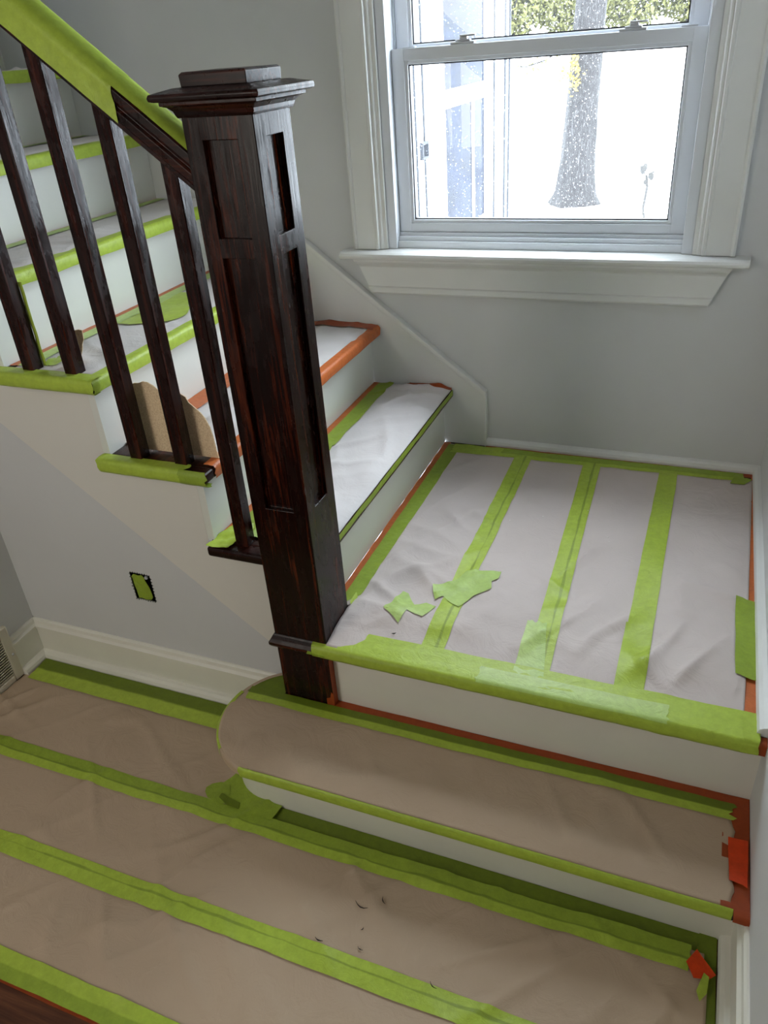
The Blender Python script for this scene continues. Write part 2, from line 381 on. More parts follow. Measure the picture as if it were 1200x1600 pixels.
def tape_poly(name, pts, fn, mat, label, off=0.0022, group=None, crumple=0.0015):
    bm = bmesh.new(); vs = [bm.verts.new((x, y, 0)) for x, y in pts]
    tris = tessellate_polygon([[Vector((x, y, 0)) for x, y in pts]])
    for t in tris: bm.faces.new([vs[i] for i in t])
    for _ in range(3): bmesh.ops.subdivide_edges(bm, edges=[e for e in bm.edges if e.calc_length() > 0.009], cuts=1, use_grid_fill=False); bmesh.ops.triangulate(bm, faces=bm.faces)
    s = random.random() * 30; uv = {}
    for v in bm.verts:
        x, y = v.co.x, v.co.y
        v.co.z = fn(x, y) + off + crumple * noise.noise(Vector((x * 60, y * 60, s))); uv[v] = (x * 4, y * 4)
    for f in bm.faces:
        if f.normal.z < 0: f.normal_flip()
    uvset(bm, uv); o = link(name, bm, mat, None, smooth=True); tag(o, label, 'tape', group); return o

# ================================================================ ROOM SHELL
def struct(o): o['kind'] = 'structure'; return o
wx0, wx1, wz0, wz1 = -0.165, 0.685, 0.925, 1.95
bm = bmesh.new()
bx(bm, -3.0, wx0, D, D + 0.16, -0.8, 3.6); bx(bm, wx1, XR + 0.3, D, D + 0.16, -0.8, 3.6)
bx(bm, wx0, wx1, D, D + 0.16, -0.8, wz0); bx(bm, wx0, wx1, D, D + 0.16, wz1, 3.6)
struct(link('wall_back', bm, 'wall'))
struct(box('wall_right', XR, XR + 0.15, -3.6, D, -0.1, 3.6, 'wall'))
struct(box('wall_left', XL - 0.15, XL, -3.6, YN + 0.01, -0.1, 3.6, 'wall'))
struct(box('wall_rear', XL, XR, -3.75, -3.6, -0.1, 3.6, 'wall_rear'))
struct(box('wall_upstairs', -3.15, -3.0, YN - 0.1, D, -0.1, 3.6, 'wall'))
struct(box('wall_upper', -3.0, XL - 0.15, YN - 0.1, YN + 0.01, -0.1, 3.6, 'wall'))
struct(box('floor', XL, XR, -3.6, YN + 0.01, -0.1, 0, 'wood_floor'))
struct(box('ceiling', -3.15, XR + 0.15, -3.75, D + 0.1, 3.6, 3.7, 'ceiling'))
# wall under the stair with a hole cut for an outlet box
ox0, ox1, oz0, oz1 = -0.530, -0.468, 0.283, 0.366
def slope(x): return 0.2426 + 0.10 + 0.798 * (-0.1462 - x)       # hidden behind the stringer
bm = bmesh.new()
W0, W1 = YN + 0.006, YN + 0.018
prism(bm, [(XL, 0.0), (ox0, 0.0), (ox0, slope(ox0)), (XL, slope(XL))], 'y', W0, W1)
prism(bm, [(ox1, 0.0), (NX0 + 0.05, 0.0), (NX0 + 0.05, 0.28), (-0.14, 0.33), (ox1, slope(ox1))], 'y', W0, W1)
prism(bm, [(ox0, 0.0), (ox1, 0.0), (ox1, oz0), (ox0, oz0)], 'y', W0, W1)
prism(bm, [(ox0, oz1), (ox1, oz1), (ox1, slope(ox1)), (ox0, slope(ox0))], 'y', W0, W1)
struct(link('wall_understair', bm, 'wall'))

# baseboards: profile (out from wall, up), board + cap moulding
BP = [(0, 0), (0.013, 0), (0.013, 0.098), (0.0165, 0.100), (0.0165, 0.108), (0.010, 0.114), (0.0085, 0.124), (0.004, 0.128), (0, 0.128)]
SH = [(0, 0), (0.019, 0), (0.019, 0.008), (0.016, 0.016), (0.009, 0.021), (0, 0.023)]
def baseboard(name, p0, p1, side, board=True, top=1.0):
    e = struct(empty(name, p0))
    if board:
        mould('board', p0, p1, side, [(a, b * top) for a, b in BP], 'cream', e)
        q = Vector(side) * 0.013
        mould('shoe_moulding', Vector(p0) + q, Vector(p1) + q, side, SH, 'cream', e)
    else: mould('shoe_moulding', p0, p1, side, SH, 'trim', e)
    return e
baseboard('baseboard_understair', (XL, W0, 0), (-0.10, W0, 0), (0, -1, 0))
baseboard('baseboard_left', (XL, W0 - 0.0, 0), (XL, -0.052, 0), (1, 0, 0))
baseboard('baseboard_right', (XR, -0.214, 0), (XR, -1.6, 0), (-1, 0, 0), top=1.04)
baseboard('baseboard_landing_back', (0.137, D, ZL), (XR, D, ZL), (0, -1, 0), False)
baseboard('baseboard_landing_right', (XR, D, ZL), (XR, -0.012, ZL), (-1, 0, 0), False)

# ================================================================ WINDOW
win = struct(empty('window_1', (0.26, D, 0.95)))
cx = 0.26
# casing boards with stepped mouldings: profile (across from outer edge to inner, out from the wall)
CP = [(0, 0), (0, 0.020), (0.006, 0.024), (0.012, 0.020), (0.012, 0.017), (0.070, 0.017), (0.073, 0.021), (0.080, 0.021), (0.083, 0.012), (0.090, 0.014), (0.094, 0.009), (0.104, 0.009), (0.104, 0)]
mould('casing', (-0.269, D, 0.944), (-0.269, D, 2.06), (1, 0, 0), CP, 'trim', win, up=(0, -1, 0))
mould('casing', (0.790, D, 0.944), (0.790, D, 2.06), (-1, 0, 0), CP, 'trim', win, up=(0, -1, 0))
mould('casing', (-0.269, D, 2.06), (0.790, D, 2.06), (0, 0, -1), CP, 'trim', win, up=(0, -1, 0))
# stool (rounded nose) and apron with mitred ends
ST = [(-0.10, 0.942), (-0.10, 0.921), (0.050, 0.921), (0.058, 0.925), (0.061, 0.9315), (0.058, 0.938), (0.050, 0.942)]
bm = bmesh.new(); sweep(bm, [((-0.303, D, 0), (0, -1, 0), (0, 0, 1)), ((0.826, D, 0), (0, -1, 0), (0, 0, 1))], [(max(a, 0.0), b) for a, b in ST], True)
bx(bm, wx0, wx1, D, D + 0.06, 0.921, 0.9419)
link('stool', bm, 'trim', win)
bm = bmesh.new()
AP = [(0, 0.921), (0.040, 0.921), (0.040, 0.912), (0.033, 0.905), (0.024, 0.899), (0.020, 0.893), (0.020, 0.836), (0.025, 0.833), (0.025, 0.818), (0.018, 0.812), (0, 0.810)]
def apx(z): return 0.050 * (0.921 - z) / 0.111
path = []
v0 = [bm.verts.new((-0.269 + apx(b), D - a, b)) for a, b in AP]; v1 = [bm.verts.new((0.790 - apx(b), D - a, b)) for a, b in AP]
n = len(AP)
for i in range(n): bm.faces.new((v0[i], v0[(i+1) % n], v1[(i+1) % n], v1[i]))
bm.faces.new(v0); bm.faces.new(list(reversed(v1)))
link('apron', bm, 'trim', win)
# vinyl master frame
fz0, fz1 = 0.942, 1.94
bm = bmesh.new()
for (a, b) in ((wx0, -0.1385), (0.6585, wx1)): bx(bm, a, b, D + 0.002, D + 0.12, fz0, fz1)
for (a, b) in ((-0.1385, -0.134), (0.654, 0.6585)): bx(bm, a, b, D + 0.062, D + 0.12, fz0, fz1)
bx(bm, -0.1385, 0.6585, D + 0.002, D + 0.12, fz1 - 0.03, fz1)
bx(bm, -0.1385, 0.6585, D + 0.012, D + 0.12, fz0, 0.962); bx(bm, -0.1385, 0.6585, D + 0.020, D + 0.12, 0.962, 0.974); bx(bm, -0.1385, 0.6585, D + 0.030, D + 0.12, 0.974, 0.984)
link('window_frame', bm, 'vinyl', win, bevel=0.0012)
def sash(y0, y1, x0, x1, z0, z1, gx0, gx1, gz0, gz1, name, lip=True):
    e = empty(name, (0, 0, 0)); e.parent = win; e.location = Vector((x0, y0, z0)) - Vector(win.location)
    bm = bmesh.new()
    def ring(X0, X1, Z0, Z1, a0, a1, c0, c1, ya, yb):
        bx(bm, X0, a0, ya, yb, Z0, Z1); bx(bm, a1, X1, ya, yb, Z0, Z1)
        bx(bm, a0, a1, ya, yb, Z0, c0); bx(bm, a0, a1, ya, yb, c1, Z1)
    b = 0.011
    ring(x0, x1, z0, z1, gx0 - b, gx1 + b, gz0 - b, gz1 + b, y0, y1)
    ring(gx0 - b, gx1 + b, gz0 - b, gz1 + b, gx0 - 0.002, gx1 + 0.002, gz0 - 0.002, gz1 + 0.002, y0 + 0.004, y1)
    fr = link('sash_frame', bm, 'vinyl', e, bevel=0.001)
    bm = bmesh.new(); g = 0.0035
    def ring2(X0, X1, Z0, Z1, t, ya, yb):
        bx(bm, X0, X0 + t, ya, yb, Z0, Z1); bx(bm, X1 - t, X1, ya, yb, Z0, Z1)
        bx(bm, X0 + t, X1 - t, ya, yb, Z0, Z0 + t); bx(bm, X0 + t, X1 - t, ya, yb, Z1 - t, Z1)
    ring2(gx0 - 0.002, gx1 + 0.002, gz0 - 0.002, gz1 + 0.002, g, y0 + 0.009, y1 - 0.004)
    link('gasket', bm, 'gasket', e)
    bm = bmesh.new(); ym = (y0 + y1) / 2 + 0.001
    v = [bm.verts.new(p) for p in ((gx0, ym, gz0), (gx1, ym, gz0), (gx1, ym, gz1), (gx0, ym, gz1))]; bm.faces.new(v)
    link('pane', bm, 'glass', e)
    return e
sash(D + 0.035, D + 0.061, -0.1372, 0.6572, 0.985, 1.4525, -0.091, 0.613, 1.020, 1.4125, 'lower_sash')
sash(D + 0.066, D + 0.092, -0.1330, 0.6530, 1.430, 1.912, -0.086, 0.607, 1.462, 1.870, 'upper_sash')
# sash locks on the meeting rail
for lx in (0.062, 0.487):
    lk = empty('sash_lock', (lx, D + 0.048, 1.4525)); lk.parent = win; lk.location = Vector((lx, D + 0.048, 1.4525)) - Vector(win.location)
    bm = bmesh.new(); bx(bm, lx - 0.034, lx + 0.030, D + 0.037, D + 0.059, 1.4525, 1.4585); bx(bm, lx - 0.022, lx + 0.018, D + 0.040, D + 0.056, 1.4585, 1.463)
    link('lock_base', bm, 'grey_vinyl', lk, bevel=0.0015)
    bm = bmesh.new(); bx(bm, lx - 0.010, lx + 0.010, D + 0.041, D + 0.055, 1.463, 1.469); bx(bm, lx - 0.010, lx + 0.032, D + 0.040, D + 0.050, 1.469, 1.4735)
    link('lock_lever', bm, 'grey_vinyl', lk, bevel=0.0015)
bm = bmesh.new(); bx(bm, -0.105, -0.07, D + 0.038, D + 0.056, 1.4525, 1.455); bx(bm, 0.595, 0.632, D + 0.038, D + 0.056, 1.4525, 1.4565)
link('tilt_latch', bm, 'grey_vinyl', win, bevel=0.001)

# ================================================================ STAIRCASE
st = empty('staircase', (0, YN, 0)); tag(st, 'boxed staircase climbing left with white risers, stained treads and a square landing', 'staircase')
KMAX = 10
def step_outline(ins, back=YN + 0.004, x1=XR):
    """starting step seen from above, its left end rounded"""
    pts = [(x1, back), (x1, -0.2530 + ins)]
    cxx, cyy, rxx, ryy = -0.050, -0.0945, 0.142 - ins, 0.1585 - ins
    a0 = -math.pi / 2; a1 = -math.pi - math.asin(min(1, (back - cyy) / ryy)) if back - cyy < ryy else -1.5 * math.pi
    for i in range(25):
        a = a0 + (a1 - a0) * i / 24; pts.append((cxx + rxx * math.cos(a), cyy + ryy * math.sin(a)))
    return pts
bm = bmesh.new(); prism(bm, step_outline(0.0), 'z', H1 - TH, H1); link('tread', bm, 'wood_x', st, bevel=0.006, seg=3)['label'] = 'rounded dark bullnose tread of the starting step'
bm = bmesh.new(); prism(bm, step_outline(NO), 'z', 0, H1 - TH); link('riser', bm, 'cream', st)['label'] = 'cream riser of the starting step with a curved left end'
# landing platform and its riser
box('landing_platform', 0.0, XR, NY1 + 0.002, D - 0.001, ZL - 0.12, ZL - TH, 'cream', st)
bm = bmesh.new(); bx(bm, NX1 + 0.001, XR, -NO, NY1 + 0.002, ZL - TH, ZL); bx(bm, 0.0, XR, NY1 + 0.002, D, ZL - TH, ZL)
link('landing_tread', bm, 'wood_x', st, bevel=0.004)
box('riser', NX1 + 0.001, XR, 0.0, 0.018, H1, ZL - TH, 'cream', st)
# flight
for k in range(3, KMAX + 1):
    z = tz(k); x1 = rx(k); xb = x1 - RUN
    box('riser', x1 - 0.018, x1, (NY1 + 0.001 if k == 3 else YN - 0.0008), D - 0.02, z - RH + (0 if k > 3 else 0), z - TH, 'riser', st)
    bm = bmesh.new()
    xe = x1 + NO if k > 3 else NX0 - 0.0005
    bx(bm, xb - 0.012, x1 + NO, (YN if k > 3 else NY1 + 0.0008), D - 0.02, z - TH, z)
    if k == 3: bx(bm, xb - 0.012, NX0 - 0.0008, YN - 0.001, NY1 + 0.0008, z - TH, z)
    link('tread', bm, 'wood_y', st, bevel=0.007, seg=3)
    bm = bmesh.new(); bx(bm, xb - 0.008 + (0.004 if k == 3 else 0), xe, YN - NO, YN + 0.006, z - TH + 0.0005, z - 0.0002)
    link('return_nosing', bm, 'wood_x', st, bevel=0.007, seg=3)
# sawtooth stringer on the open side, lower edge a thin bead above the wall
pts = []
ze = lambda x: 0.2426 + 0.798 * (-0.1462 - x)
X1 = NX0 - 0.001
pts.append((X1, ze(X1))); pts.append((X1, tz(3) - TH))
for k in range(4, KMAX + 1):
    pts.append((rx(k) - 0.0188, tz(k-1) - TH)); pts.append((rx(k) - 0.0188, tz(k) - TH))
pts.append((rx(KMAX + 1), tz(KMAX) - TH)); pts.append((rx(KMAX + 1), ze(rx(KMAX + 1))))
bm = bmesh.new(); prism(bm, pts, 'y', YN, YN + 0.02); link('stringer', bm, 'stringer', st, bevel=0.0012)
# skirt board against the window wall with a small cap
sl_, xs, zs0 = 0.785, 0.135, 0.515
def sk(x): return zs0 + sl_ * (xs - x)
XE = rx(KMAX + 1)
bm = bmesh.new(); prism(bm, [(xs, ZL), (xs, zs0 - 0.012), (XE, sk(XE) - 0.012), (XE, sk(XE) - 0.75), (-0.1, ZL)], 'y', D - 0.018, D); link('skirt_board', bm, 'trim', st)
bm = bmesh.new(); dz = 0.018
for (ya, yb, za, zb) in ((D - 0.026, D, -0.014, 0.0), (D - 0.021, D, -0.022, -0.014)):
    v = []
    for (x, zz) in ((xs + 0.004, sk(xs) + za), (xs + 0.004, sk(xs) + zb + 0.003), (XE, sk(XE) + zb + 0.003), (XE, sk(XE) + za)):
        v.append((bm.verts.new((x, ya, zz)), bm.verts.new((x, yb, zz))))
    for i in range(4): j = (i + 1) % 4; bm.faces.new((v[i][0], v[j][0], v[j][1], v[i][1]))
    bm.faces.new([a for a, b in v]); bm.faces.new([b for a, b in reversed(v)])
link('skirt_cap', bm, 'trim', st, bevel=0.002)
bm = bmesh.new(); bx(bm, xs, xs + 0.004, D - 0.022, D, ZL, sk(xs) - 0.018); link('skirt_end', bm, 'trim', st, bevel=0.001)

# ================================================================ NEWEL POST
nw = empty('newel_post', ((NX0 + NX1) / 2, (NY0 + NY1) / 2, H1)); tag(nw, 'square dark stained box newel post with recessed panels and a stepped cap', 'newel post')
PZ = [(0.671, 1.171), (1.2035, 1.3545)]
def newel_shaft():
    bm = bmesh.new(); dp = 0.011
    zt, zb = 1.392, H1
    for side in range(4):
        L = (NX1 - NX0) if side in (0, 2) else (NY1 - NY0)
        def P(u, z, d):
            if side == 0: return (NX0 + u, NY0 + d, z)
            if side == 1: return (NX1 - d, NY0 + u, z)
            if side == 2: return (NX1 - u, NY1 - d, z)
            return (NX0 + d, NY1 - u, z)
        m = 0.0335; us = [0, m, L - m, L]; zs = [zb, PZ[0][0], PZ[0][1], PZ[1][0], PZ[1][1], zt]
        def quad(u0, u1, z0, z1, d): bm.faces.new([bm.verts.new(P(*q)) for q in ((u0, z0, d), (u1, z0, d), (u1, z1, d), (u0, z1, d))])
        for i in range(3):
            for j in range(5):
                if i == 1 and j in (1, 3):
                    u0, u1, z0, z1 = us[1], us[2], zs[j], zs[j+1]
                    quad(u0, u1, z0, z1, dp)
                    for (a, b) in (((u0, z0), (u1, z0)), ((u1, z0), (u1, z1)), ((u1, z1), (u0, z1)), ((u0, z1), (u0, z0))):
                        bm.faces.new([bm.verts.new(P(*q)) for q in ((a[0], a[1], 0), (b[0], b[1], 0), (b[0], b[1], dp), (a[0], a[1], dp))])
                else: quad(us[i], us[i+1], zs[j], zs[j+1], 0)
    bmesh.ops.remove_doubles(bm, verts=bm.verts, dist=1e-5)
    bm.faces.ensure_lookup_table()
    link('post_shaft', bm, 'wood_z', nw, bevel=0.0012)
newel_shaft()
def ringlayers(name, layers, mat, ext=None):
    """stack of rectangles (offset, z) around the post"""
    bm = bmesh.new(); rows = []
    for o, z in layers:
        rows.append([bm.verts.new(p) for p in ((NX0 - o, NY0 - o, z), (NX1 + o, NY0 - o, z), (NX1 + o, NY1 + o, z), (NX0 - o, NY1 + o, z))])
    for i in range(len(rows) - 1):
        for j in range(4): bm.faces.new((rows[i][j], rows[i][(j+1) % 4], rows[i+1][(j+1) % 4], rows[i+1][j]))
    bm.faces.new(list(reversed(rows[0]))); bm.faces.new(rows[-1])
    return link(name, bm, mat, nw, bevel=0.001)
ringlayers('cap_moulding', [(0.004, 1.388), (0.006, 1.392), (0.008, 1.398), (0.014, 1.404), (0.022, 1.407), (0.022, 1.4125)], 'wood_x')
ringlayers('cap_plate', [(0.028, 1.4125), (0.033, 1.4145), (0.034, 1.419), (0.032, 1.4235), (0.004, 1.4300)], 'wood_x')
ringlayers('cap_block', [(-0.006, 1.430), (-0.005, 1.447), (-0.009, 1.4505)], 'wood_x')
ringlayers('base_moulding', [(0.0005, 0.296), (0.009, 0.300), (0.013, 0.307), (0.013, 0.314), (0.008, 0.322), (0.004, 0.330), (0.0005, 0.334)], 'wood_x')

# ================================================================ HANDRAIL
def zb(x): return 1.188 - 0.798 * x
YC = (NY0 + NY1) / 2
hr = empty('handrail', (NX0, YC, zb(NX0))); tag(hr, 'sloping dark wood handrail running up left from the newel post', 'handrail')
RP = [(-0.019, 0), (0.019, 0), (0.019, 0.010), (0.029, 0.018), (0.030, 0.034), (0.026, 0.042), (0.030, 0.050), (0.030, 0.066), (0.022, 0.080), (0.008, 0.086), (-0.008, 0.086), (-0.022, 0.080), (-0.030, 0.066), (-0.030, 0.050), (-0.026, 0.042), (-0.030, 0.034), (-0.029, 0.018), (-0.019, 0.010)]
XT = -1.72
bm = bmesh.new(); sweep(bm, [((NX0 - 0.0005, YC, zb(NX0)), (0, 1, 0), (0, 0, 1)), ((XT, YC, zb(XT)), (0, 1, 0), (0, 0, 1))], RP, True)
link('rail', bm, 'wood_x', hr, bevel=0.001)
e = 0.0014
TP = [(-0.0305 - e, 0.015), (-0.030 - e, 0.034), (-0.029 - e, 0.045), (-0.030 - e, 0.052), (-0.030 - e, 0.067), (-0.0225, 0.082), (-0.008, 0.0878), (0.008, 0.0878), (0.0225, 0.082), (0.0315, 0.066), (0.0315, 0.02)]
tape_prof('side_tape', (-0.225, YC, zb(-0.225)), (XT, YC, zb(XT)), (0, 1, 0), TP, 'green', tear=0.003, wob=0.0006, seed=3,
          label='green tape wrapped over the top and side of the sloping handrail')
tape_prof('top_tape', (-0.083, YC, zb(-0.083)), (-0.24, YC, zb(-0.24)), (0, 1, 0), [(-0.0300, 0.0715), (-0.0225, 0.0812), (-0.008, 0.0872), (0.008, 0.0872), (0.0225, 0.0812)], 'green', tear=0.004, wob=0.0006,
          label='lowest length of green tape on the handrail top, ending at the newel post')
for o in list(C.objects):
    if o.name in ('side_tape', 'top_tape'): o.name = 'masking_tape_strip'

# ================================================================ BALUSTERS
def baluster(x, k, label):
    s = 0.0155; yb = 0.052; bm = bmesh.new(); z0 = tz(k)
    r = [[bm.verts.new((x + a, yb + b, z0)) for a, b in ((-s, -s), (s, -s), (s, s), (-s, s))], []]
    r[1] = [bm.verts.new((x + a, yb + b, zb(x + a) + 0.001)) for a, b in ((-s, -s), (s, -s), (s, s), (-s, s))]
    for j in range(4): bm.faces.new((r[0][j], r[0][(j+1) % 4], r[1][(j+1) % 4], r[1][j]))
    bm.faces.new(list(reversed(r[0]))); bm.faces.new(r[1])
    o = link('baluster', bm, 'wood_bal', None, bevel=0.0016, origin=(x, yb, z0))
    tag(o, label, 'baluster', 'square balusters under the handrail'); return o
BX = {0: -0.160, 1: -0.279, 2: -0.398, 3: -0.517, 4: -0.636}
baluster(BX[0], 3, 'square dark baluster nearest the newel post, standing on the lowest bare return')
baluster(BX[1], 4, 'second baluster from the newel, standing in front of the large cardboard piece')
baluster(BX[2], 4, 'third baluster from the newel, at the left edge of the large cardboard piece')
baluster(BX[3], 5, 'fourth baluster from the newel, beside the small cardboard scrap')
baluster(BX[4], 5, 'fifth baluster from the newel, with green tape up its far edge')
baluster(-0.755, 6, 'topmost baluster at the left edge of the picture, seen only near the handrail')
baluster(-0.874, 6, 'seventh baluster from the newel, beyond the left edge of the picture')

# ================================================================ PAPER SHEETS
def sheet(x0, x1, y0, y1, fn, label, mat='paper', **kw):
    o = plate('masking_paper_sheet', x0, x1, y0, y1, fn, mat, **kw); tag(o, label, 'paper'); return o
def lnd_in(x, y): return not (x < NX1 + 0.002 and y < NY1 + 0.004)
def lnd_edge(x, y, u, v): return x, y
sheet(0.022, 0.278, -0.024, 1.010, surf_landing, 'wrinkled grey paper sheet on the landing nearest the newel post', inside=lnd_in)
sheet(0.279, 0.492, -0.024, 1.012, surf_landing, 'second grey paper sheet on the landing from the newel post')
sheet(0.493, 0.700, -0.024, 1.012, surf_landing, 'third grey paper sheet on the landing from the newel post')
def redge(x, y, u, v):
    return (x - (0.026 - 0.022 * y) * max(0, (u - 0.8) * 5), y)
sheet(0.701, 0.934, -0.024, 0.985, surf_landing, 'grey paper sheet on the landing along the right wall', edge=redge)
ol = step_outline(0.004)
def step_in(x, y):
    c = False; j = len(ol) - 1
    for i in range(len(ol)):
        if (ol[i][1] > y) != (ol[j][1] > y) and x < (ol[j][0] - ol[i][0]) * (y - ol[i][1]) / (ol[j][1] - ol[i][1]) + ol[i][0]: c = not c
        j = i
    return c
def step_edge(x, y, u, v):
    # squeeze the left end of the rectangle into the rounded outline
    cxx, cyy, rxx, ryy = -0.050, -0.0945, 0.139, 0.1555
    if x < cxx:
        t = max(-1, min(1, (y - cyy) / ryy)); lim = cxx - rxx * math.sqrt(max(0, 1 - t * t))
        x = cxx + (x - cxx) * ((cxx - lim) / 0.139)
    r = x
    if x > 0.88: r = x + (x - 0.88) / 0.04 * (-0.003 + torn(v, 7.7, 0.006))
    return r, y
STEP_SHEET = sheet(-0.189, 0.920, -0.2495, -0.030, surf_step, 'warm-shaded paper sheet on the starting step with its rounded end', 'paper_floor', edge=step_edge)
def fl_edge(x, y, u, v):
    return (x, y)
sheet(XL + 0.019, 0.893, -0.2855, -0.036, surf_floor, 'hall floor paper strip between the under-stair wall and the starting step', 'paper_floor', inside=lambda x, y: x < -0.13 or y < -0.262 )
sheet(XL + 0.002, 0.900, -0.5035, -0.2865, surf_floor, 'hall floor paper strip just in front of the starting step', 'paper_floor')
sheet(XL + 0.002, 0.900, -0.7150, -0.5045, surf_floor, 'hall floor paper strip nearest the camera', 'paper_floor')
sheet(-0.192, 0.031, NY1 + 0.010, 1.008, surf_tread(3), 'bright wrinkled white paper on the first tread above the landing', 'paper_white')
sheet(-0.440, -0.210, 0.105, 0.995, surf_tread(4), 'white paper framed in orange tape on the second tread above the landing', 'paper_white')
sheet(-0.690, -0.452, 0.048, 1.00, surf_tread(5), 'white paper with a green tape patch on the third tread above the landing', 'paper_white')
sheet(-0.915, -0.690, 0.062, 1.00, surf_tread(6), 'grey paper on the fourth tread above the landing', 'paper_white')
sheet(-1.150, -0.925, 0.062, 1.00, surf_tread(7), 'grey paper on the fifth tread above the landing', 'paper_white')
sheet(-1.385, -1.165, 0.062, 1.00, surf_tread(8), 'grey paper on the sixth tread above the landing', 'paper_white')

# ================================================================ TAPE ON THE LANDING
TN = 'masking_tape_strip'
SLn = surf_landing
flatL = lambda x, y: ZL + 0.0004
tape_flat(TN, (0.001, 0.1075), (0.022, 0.1075), (0.022, 1.018), (0.001, 1.018), flatL, 'orange', 'orange tape on the landing along the foot of the first flight riser', off=0.0006, tear=(0, 0))
tape_flat(TN, (0.018, 0.108), (0.060, 0.165), (0.061, 1.008), (0.019, 1.004), SLn, 'green_over', 'green tape on the landing beside the orange strip along the flight riser')
tape_flat(TN, (0.138, 1.006), (0.138, 1.022), (0.932, 1.022), (0.932, 1.000), flatL, 'orange_dark', 'dark orange tape on the landing along the foot of the window wall', off=0.0006, tear=(0, 0))
tape_flat(TN, (0.040, 0.950), (0.040, 1.010), (0.900, 1.012), (0.900, 0.968), SLn, 'green', 'green tape on the landing along the window wall', off=0.0012)
tape_flat(TN, (0.20, 0.975), (0.20, 1.008), (0.905, 1.014), (0.910, 0.985), SLn, 'green_over', 'second overlapping green tape layer along the window wall edge of the landing', off=0.0022)
tape_poly(TN, [(0.870, 0.945), (0.908, 0.950), (0.928, 0.985), (0.915, 0.992), (0.880, 0.982)], SLn, 'green_over', 'torn green tape end in the back right corner of the landing', off=0.003)
tape_flat(TN, (0.2475, 0.975), (0.3000, 0.975), (0.3090, 0.010), (0.2570, 0.010), SLn, 'green_seam', 'long green seam tape on the landing, nearest the newel post', off=0.0016)
tape_flat(TN, (0.4575, 0.980), (0.5095, 0.980), (0.5390, 0.012), (0.4900, 0.012), SLn, 'green_seam', 'long green seam tape down the middle of the landing', off=0.0016)
tape_flat(TN, (0.6780, 0.985), (0.7290, 0.985), (0.7250, 0.012), (0.6700, 0.012), SLn, 'green', 'long green seam tape on the landing, nearest the right wall', off=0.0016)
tape_flat(TN, (0.668, 0.235), (0.722, 0.200), (0.724, 0.000), (0.667, 0.000), SLn, 'green', 'short second layer of green tape at the front end of the rightmost landing seam', off=0.0028, tear=(0.02, 0.004))
tape_flat(TN, (0.462, 0.175), (0.505, 0.178), (0.530, 0.018), (0.466, 0.018), SLn, 'green_pale', 'wide crumpled green tape piece at the front end of the middle landing seam', off=0.0030, tear=(0.008, 0.008))
tape_poly(TN, [(0.152, 0.210), (0.168, 0.204), (0.187, 0.176), (0.198, 0.162), (0.222, 0.178), (0.250, 0.166), (0.240, 0.136), (0.232, 0.120), (0.212, 0.122), (0.192, 0.128), (0.188, 0.104), (0.186, 0.086), (0.160, 0.104), (0.137, 0.120), (0.146, 0.150)], SLn, 'green_pale', 'bow-tie shaped green tape patch on the landing paper near the newel')
tape_poly(TN, [(0.2157, 0.246), (0.240, 0.262), (0.264, 0.283), (0.279, 0.322), (0.320, 0.332), (0.361, 0.341), (0.3615, 0.306), (0.350, 0.288), (0.356, 0.262), (0.338, 0.246), (0.322, 0.229), (0.312, 0.205), (0.301, 0.177), (0.276, 0.190), (0.253, 0.212), (0.238, 0.194), (0.224, 0.222)], SLn, 'green_pale', 'ragged crossed green tape patch over the seam tape nearest the newel', off=0.0034)
tape_flat(TN, (0.8895, 0.4000), (0.9340, 0.3935), (0.9375, 0.1285), (0.8900, 0.1347), SLn, 'green_over', 'short green tape holding the paper edge at the right wall of the landing', off=0.003, tear=(0.003, 0.002))
tape_flat(TN, (0.905, -0.020), (0.9335, -0.020), (0.9335, 1.004), (0.926, 1.004), flatL, 'orange', 'orange tape on the landing along the right wall', off=0.0006, tear=(0, 0))
# landing nose wrap
yN = -NO
NPF = [(0.040, 0.0048), (0.020, 0.0040), (-0.020, 0.0040), (-0.0325, 0.0028), (-0.0362, -0.006), (-0.0362, -0.020), (-0.033, -0.0275), (-0.012, -0.0285)]
tape_prof(TN, (0.022, 0, ZL), (0.935, 0, ZL), (0, 1, 0), NPF, 'green', 'wide green tape folded over the front nose of the landing', wob=0.0012, fold=0.0035, seed=12)
tape_prof(TN, (0.40, 0, ZL), (0.775, 0, ZL), (0, 1, 0), [(0.012, 0.0062), (-0.018, 0.0058), (-0.030, 0.0052), (-0.034, 0.0025)], 'green_pale', 'pale second layer of green tape along the middle of the landing nose', wob=0.0006, seed=5)
tape_prof(TN, (0.906, 0, ZL), (0.936, 0, ZL), (0, 1, 0), [(0.020, 0.0068), (-0.020, 0.0064), (-0.034, 0.0050), (-0.0385, -0.006), (-0.0385, -0.024)], 'green', 'small green tape tab at the right end of the landing nose', tear=0.003, wob=0.0004)
tape_flat(TN, (0.010, -0.0395), (0.010, -0.022), (0.056, -0.022), (0.056, -0.0395), lambda x, y: ZL - 0.012 - (0.006 if y < -0.03 else 0), 'green_over', 'loose green tape end sticking out in front of the newel base', off=0.0, tear=(0.004, 0))
tape_prof(TN, (0.930, 0, ZL), (XR - 0.0005, 0, ZL), (0, 1, 0), [(-0.016, 0.0015), (-0.0345, 0.001), (-0.0348, -0.026)], 'orange_dark', 'orange tape scrap at the right end of the landing nose, by the wall', tear=0.0)
tape_flat(TN, (0.0545, 0.112), (0.0545, 0.150), (0.061, 0.150), (0.061, 0.112), lambda x, y: ZL + 0.004 + (0.02 if x < 0.058 else 0), 'green', 'tiny green tape curl where the flight riser meets the newel post', tear=(0, 0))

